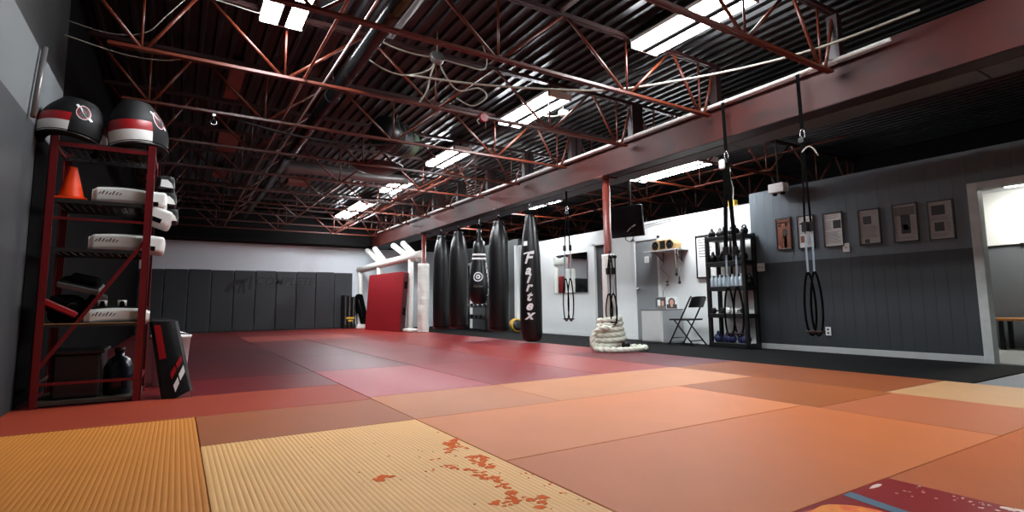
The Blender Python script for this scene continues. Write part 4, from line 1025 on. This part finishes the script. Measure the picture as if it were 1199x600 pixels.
# folding chair (front is +y)
t=thing('folding_chair','black metal folding chair beside the white cabinet','chair',(7.5,6.36,-.03),math.radians(4))
def L(name,mb,m=M['black_plastic']): return mb.build(name,m,t,world=False)
for s in (-1,1):
    x=.2*s
    L('leg',MB().tube([(x,.25,.0),(x,.0,.42),(x,-.22,.80),(x*.9,-.235,.83)],.014,8))
    L('leg',MB().tube([(x*.88,-.24,.0),(x*.88,.14,.43)],.014,8))
    L('foot_cap',MB().cyl((x,.25,0),(x,.243,.025),.015,n=8).cyl((x*.88,-.24,0),(x*.88,-.23,.025),.015,n=8))
L('stretcher',MB().cyl((-.2,.18,.12),(.2,.18,.12),.008).cyl((-.176,-.17,.08),(.176,-.17,.08),.008))
o=MB(); o.grid(lambda u,v:V((-.2+.4*u,-.16+.38*v,.445-.012*math.sin(PI*u)*math.sin(PI*v))),8,8).grid(lambda u,v:V((.2-.4*u,-.16+.38*v,.425)),8,8)
o.box((-.2,-.165,.422),(.2,-.155,.448)).box((-.2,.215,.422),(.2,.225,.448)).box((-.204,-.16,.422),(-.196,.22,.448)).box((.196,-.16,.422),(.204,.22,.448)); L('seat',o)
o=MB(); f1=lambda u,v:V((-.2+.4*u,-.175-.075*v-.03*math.sin(PI*u),.64+.19*v-.02*abs(2*u-1)**3*v)); o.grid(f1,10,5).grid(lambda u,v:f1(1-u,v)-V((0,.014,0)),10,5)
o.grid(lambda u,v:f1(u,1)-V((0,.014*v,0)),10,1); L('backrest',o)
# ------------------------------------------------------------------ kettlebell shelf unit
SX0,SX1,SY0,SY1=7.50,7.83,5.20,5.93
t=thing('shelf_unit','black five tier plastic shelf unit full of kettlebells beside the grey wall','shelf',(7.66,5.56,-.03))
SZ=[.035,.50,.935,1.34,1.76]
for z in SZ:
    b=MB(); b.box((SX0,SY0,z-.055),(SX1,SY1,z)); b.box((SX0-.004,SY0+.03,z-.06),(SX0+.02,SY1-.03,z+.012)).box((SX0+.02,SY0-.004,z-.06),(SX1-.02,SY0+.01,z+.012))
    b.build('shelf',M['black_plastic'],t,bevel=.006)
for px in (SX0+.03,SX1-.03):
    for py in (SY0+.03,SY1-.03): MB().box((px-.03,py-.03,-.03),(px+.03,py+.03,1.80)).build('upright',M['black_plastic'],t,bevel=.01)
def kettlebell(label,m,loc,s,rz,group='kettlebells on the shelf unit'):
    t=thing('kettlebell',label,'kettlebell',loc,rz,group)
    r=.078*s
    MB().lathe([(r*.55,0),(r*.85,r*.25),(r,r*.8),(r*.9,r*1.35),(r*.55,r*1.8),(0,r*1.95)],20).build('bell',m,t,world=False)
    MB().tube([(r*.5*0+q[0]*r,0,q[1]*r) for q in [(-.6,1.4),(-.78,1.8),(-.64,2.2),(-.25,2.38),(.25,2.38),(.64,2.2),(.78,1.8),(.6,1.4)]],r*.22,8).build('handle',m,t,world=False)
    return t
KB=mat('kettlebell_iron',(20,20,21),.38,.2,.15); KN=M['navy']
kb={}
def put(m,key,y,z,s,lab,x=7.60,rz=.9):
    y=SY1-.1+(y-5.74)*.9
    if (key,s) not in kb: kb[(key,s)]=kettlebell(lab,m,(x,y,z),s,rz)
    else: dup(kb[(key,s)],(x,y,z),rz,lab)
lev=['bottom','second','third','fourth','top']
def row(n,z,m,key,s,lv,y0=5.75,y1=5.12,what='black iron kettlebell'):
    for k in range(n):
        y=y0+(y1-y0)*k/(n-1)
        put(m,key,y,z,s,f'{what} on the {lv} shelf of the black unit, {ORD[k]} from the left',x=7.59+.06*(k%2),rz=.9+.5*math.sin(k*3))
row(6,SZ[4]+.012,KB,'k',.8,'top'); row(5,SZ[3]+.012,KB,'k',.92,'second highest'); 
row(4,SZ[2]+.012,KB,'k',1.0,'middle',5.72,5.14)
for k in range(4): pass
row(5,SZ[0]+.012,KN,'n',.9,'bottom',5.72,5.14,'navy blue kettlebell')
for o in list(C.objects):
    if o.get('category')=='kettlebell' and 'middle' in o['label']: o.location.x=7.735
# clear bottles in front on the middle shelf
def bottle(label,loc):
    t=thing('water_bottle',label,'bottle',loc,0,'bottles on the shelf unit')
    MB().lathe([(.03,0),(.034,.01),(.033,.05),(.034,.09),(.034,.13),(.015,.165),(.013,.18)],16).build('body',M['clear'],t,world=False)
    MB().lathe([(.015,.175),(.015,.195),(0,.195)],12).build('cap',M['white_vinyl'],t,world=False); return t
b0=None
for k in range(8):
    y=5.84-.077*k; lab=f'clear bottle on the middle shelf of the black unit, {ORD[k]} from its left end'
    if b0 is None: b0=bottle(lab,(7.545,y,SZ[2]+.014))
    else: dup(b0,(7.545,y,SZ[2]+.014),0,lab)
# gloves / small dumbbells on the second shelf
def dumbbell(label,loc,rz,m):
    t=thing('dumbbell',label,'dumbbell',loc,rz,'dumbbells on the shelf unit')
    for s in (-1,1): MB().prism([(.05*math.cos(PI/3*i+.52),.05*math.sin(PI/3*i+.52)) for i in range(6)],-.03,.03,0,Matrix.Translation((0,.075*s,.045))@Matrix.Rotation(PI/2,4,'X')).build('head',m,t,world=False,bevel=.008)
    MB().cyl((0,-.05,.045),(0,.05,.045),.015,n=10).build('grip',M['chrome'],t,world=False); return t
for k,(y,mm_) in enumerate(((5.70,'black_plastic'),(5.57,'black_plastic'),(5.46,'white_vinyl'),(5.36,'white_vinyl'),(5.22,'black_plastic'))):
    lab=f'{"white" if mm_=="white_vinyl" else "black"} dumbbell on the second lowest shelf of the black unit, {ORD[k]} from the left'
    dumbbell(lab,(7.6+.02*(k%2),y+.1,SZ[1]+.013),1.2+.2*k,M[mm_])

# ------------------------------------------------------------------ far end: white cage frame, red crash mat, bags of gear
t=thing('cage_frame','white padded cage frame with slanted arms at the far end of the gym','frame',(5.3,15.5,0))
CXX=5.32
LX=lambda y: 4.96+(17.5-y)*.13
WP=M['wrap']
for y in (17.3,15.95,14.0): MB().tube([(LX(y),y,z) for z in (0,.5,1.0,1.5,1.98)],.075,14).build('post',WP,t)
MB().tube([(LX(y),y,1.86+.2*(17.4-y)/4) for y in (17.4,16,15,14,13.35)],.11,14).build('rail',WP,t)
for y0,y1 in ((17.1,15.75),(16.4,15.5),(15.3,13.9),(14.6,13.6)):
    MB().tube([(LX(y1),y1,1.95),(LX(y1)-.03,(y0+y1)/2,2.2),(LX(y1)-.06,y0,2.47)],.085,12).build('arm',WP,t)
MB().box((CXX-.2,13.4,0),(CXX+.12,14.1,.09)).build('foot_pad',WP,t,bevel=.04,seg=3)
t=thing('crash_mat','large dark red crash mat leaning against the white cage frame','crash mat',(5.05,15.3,0))
Mc=Matrix.Translation((4.9,14.9,0))@Matrix.Rotation(math.radians(7),4,'Z')@Matrix.Rotation(math.radians(4),4,'Y')
MB().box((0,-1.1,0),(.02,1.1,1.62),0,Mc).build('front_cover',M['crash'],t,bevel=.008)
MB().box((.02,-1.1,.0),(.16,1.1,1.61),0,Mc).build('mat_body',M['crash'],t,bevel=.03,seg=3)
MB().box((.01,-1.112,.02),(.15,-1.095,1.59),0,Mc).build('end_cover',mat('crash_end',(70,14,18),.6),t)
for zz in (.45,1.15): MB().box((.05,-1.125,zz),(.12,-1.105,zz+.2),0,Mc).build('handle',M['black_fabric'],t,bevel=.01)
t=thing('folded_pad','black folded pads with yellow straps standing in the far corner','pads',(4.6,17.3,0))
for k in range(3): MB().box((4.43+.125*k,17.1,0),(4.545+.125*k,17.5,1.05-.03*k)).build('pad_panel',M['black_vinyl'],t,bevel=.025,seg=3)
for k in range(3): MB().box((4.465+.125*k,17.09,.12),(4.485+.125*k,17.1,1.0)).build('strap',M['faded'],t)
MB().box((4.5,17.08,.3),(4.76,17.09,.36)).box((4.55,17.075,.22),(4.7,17.09,.27)).build('badge',M['yellow'],t)
t=thing('duffel_bag','tall black gear bag leaning on the white wall in the far corner','bag',(5.0,17.3,.1))
MB().prism([(4.82,.95),(4.92,1.1),(5.05,1.07),(5.28,.15),(5.2,.12),(4.98,.12)],17.2,17.5,0,Matrix(((1,0,0,0),(0,0,1,0),(0,1,0,0),(0,0,0,1)))).build('body',M['black_fabric'],t,bevel=.05,seg=3)
MB().tube([(4.9,17.18,.9),(4.97,17.13,.6),(5.03,17.18,.35)],.012,6).build('strap',M['black_vinyl'],t)
tag(MB().box((4.85,17.15,0),(5.45,17.55,.12)).build('bench_box',M['white_paint'],org=(5.1,17.3,0),bevel=.01),'low white box under the leaning black gear bag','box')
# dumbbell rack and plates behind the bags
t=thing('weight_rack','low black rack of dumbbells behind the hanging bags','rack',(7.4,13.9,-.03))
for yy in (13.0,14.8):
    MB().box((7.2,yy-.03,-.03),(7.25,yy+.03,.7)).box((7.5,yy-.03,-.03),(7.55,yy+.03,.8)).box((7.15,yy-.03,-.03),(7.6,yy+.03,.02)).build('upright',M['black_plastic'],t)
for z in (.3,.62): MB().box((7.2,13.0,z),(7.55,14.8,z+.03)).build('shelf',M['black_plastic'],t)
k=0
for z in (.331,.651):
    for i in range(6):
        dumbbell(f'black dumbbell on the {"upper" if z>.5 else "lower"} tier of the far weight rack, {ORD[i]} from its far end',(7.37,14.55-.27*i,z),PI/2,M['black_plastic'])['group']='dumbbells on the far rack'
for k in range(3):
    t=thing('weight_plate',f'yellow edged weight plate leaning at the white wall base, {["nearest","middle","farthest"][k]} of three','weight plate',(7.6,12.05+.1*k,-.03),0,'weight plates by the white wall')
    Mp=Matrix.Translation((7.62+.03*k,12.05+.1*k,.15))@Matrix.Rotation(math.radians(78),4,'X')
    MB().lathe([(.03,-.02),(.17,-.025),(.175,.025),(.03,.02),(.03,-.02)],28,M=Mp).build('disc',M['yellow'],t)
    MB().lathe([(.03,-.03),(.14,-.032),(.145,.032),(.03,.03)],24,M=Mp).build('hub',M['black_plastic'],t)
# dark doorway frames on the far right wall
d=struct(MB().box((7.86,15.2,-.03),(7.9,16.1,1.95)).build('door_4',M['dark'],org=(7.88,15.6,0)))
struct(MB().box((7.85,16.1,-.03),(7.9,16.2,2.02)).box((7.85,15.1,-.03),(7.9,15.2,2.02)).box((7.85,15.1,1.95),(7.9,16.2,2.03)).build('trim_3',M['white_paint'],org=(7.88,15.6,0)))
struct(MB().box((7.82,12.38,-.03),(7.92,12.48,2.31)).build('trim_4',M['white_paint'],org=(7.88,12.4,0)))

# ------------------------------------------------------------------ details become sub-parts of the part they sit on
base=lambda o:o.name.split('.')[0]
RULES={'punch_bag':{'lettering':'bag_body','emblem':'bag_body','white_band':'bag_body','label_patch':'bag_body','seam':'bag_body','base_seam':'bag_body','side_lettering':'bag_body'},
 'belly_pad':{'piping':'shell'},'suspension_trainer':{'adjuster':'main_strap','webbing':'main_strap','handle_grip':'foot_loop'},
 'thai_pad':{'buckle':'strap'},'steel_post':{'strap':'padding','band':'padding'},
 'strip_light':{'end_plate':'housing'},'crash_mat':{'handle':'end_cover'},
 'folding_chair':{'foot_cap':'leg'},'folded_pad':{'strap':'pad_panel'},'ceiling_blower':{'ring':'drum'},
 'television':{'plug':'cable'}}
for root in [o for o in C.objects if o.parent is None and o.type=='EMPTY' and base(o) in RULES]:
    kids=sorted(root.children,key=lambda c:c.name)
    for a,p in RULES[base(root)].items():
        A=[c for c in kids if base(c)==a]; P=[c for c in kids if base(c)==p]
        if not P: continue
        for i,c in enumerate(A): c.parent=P[min(i*len(P)//max(1,len(A)),len(P)-1)]
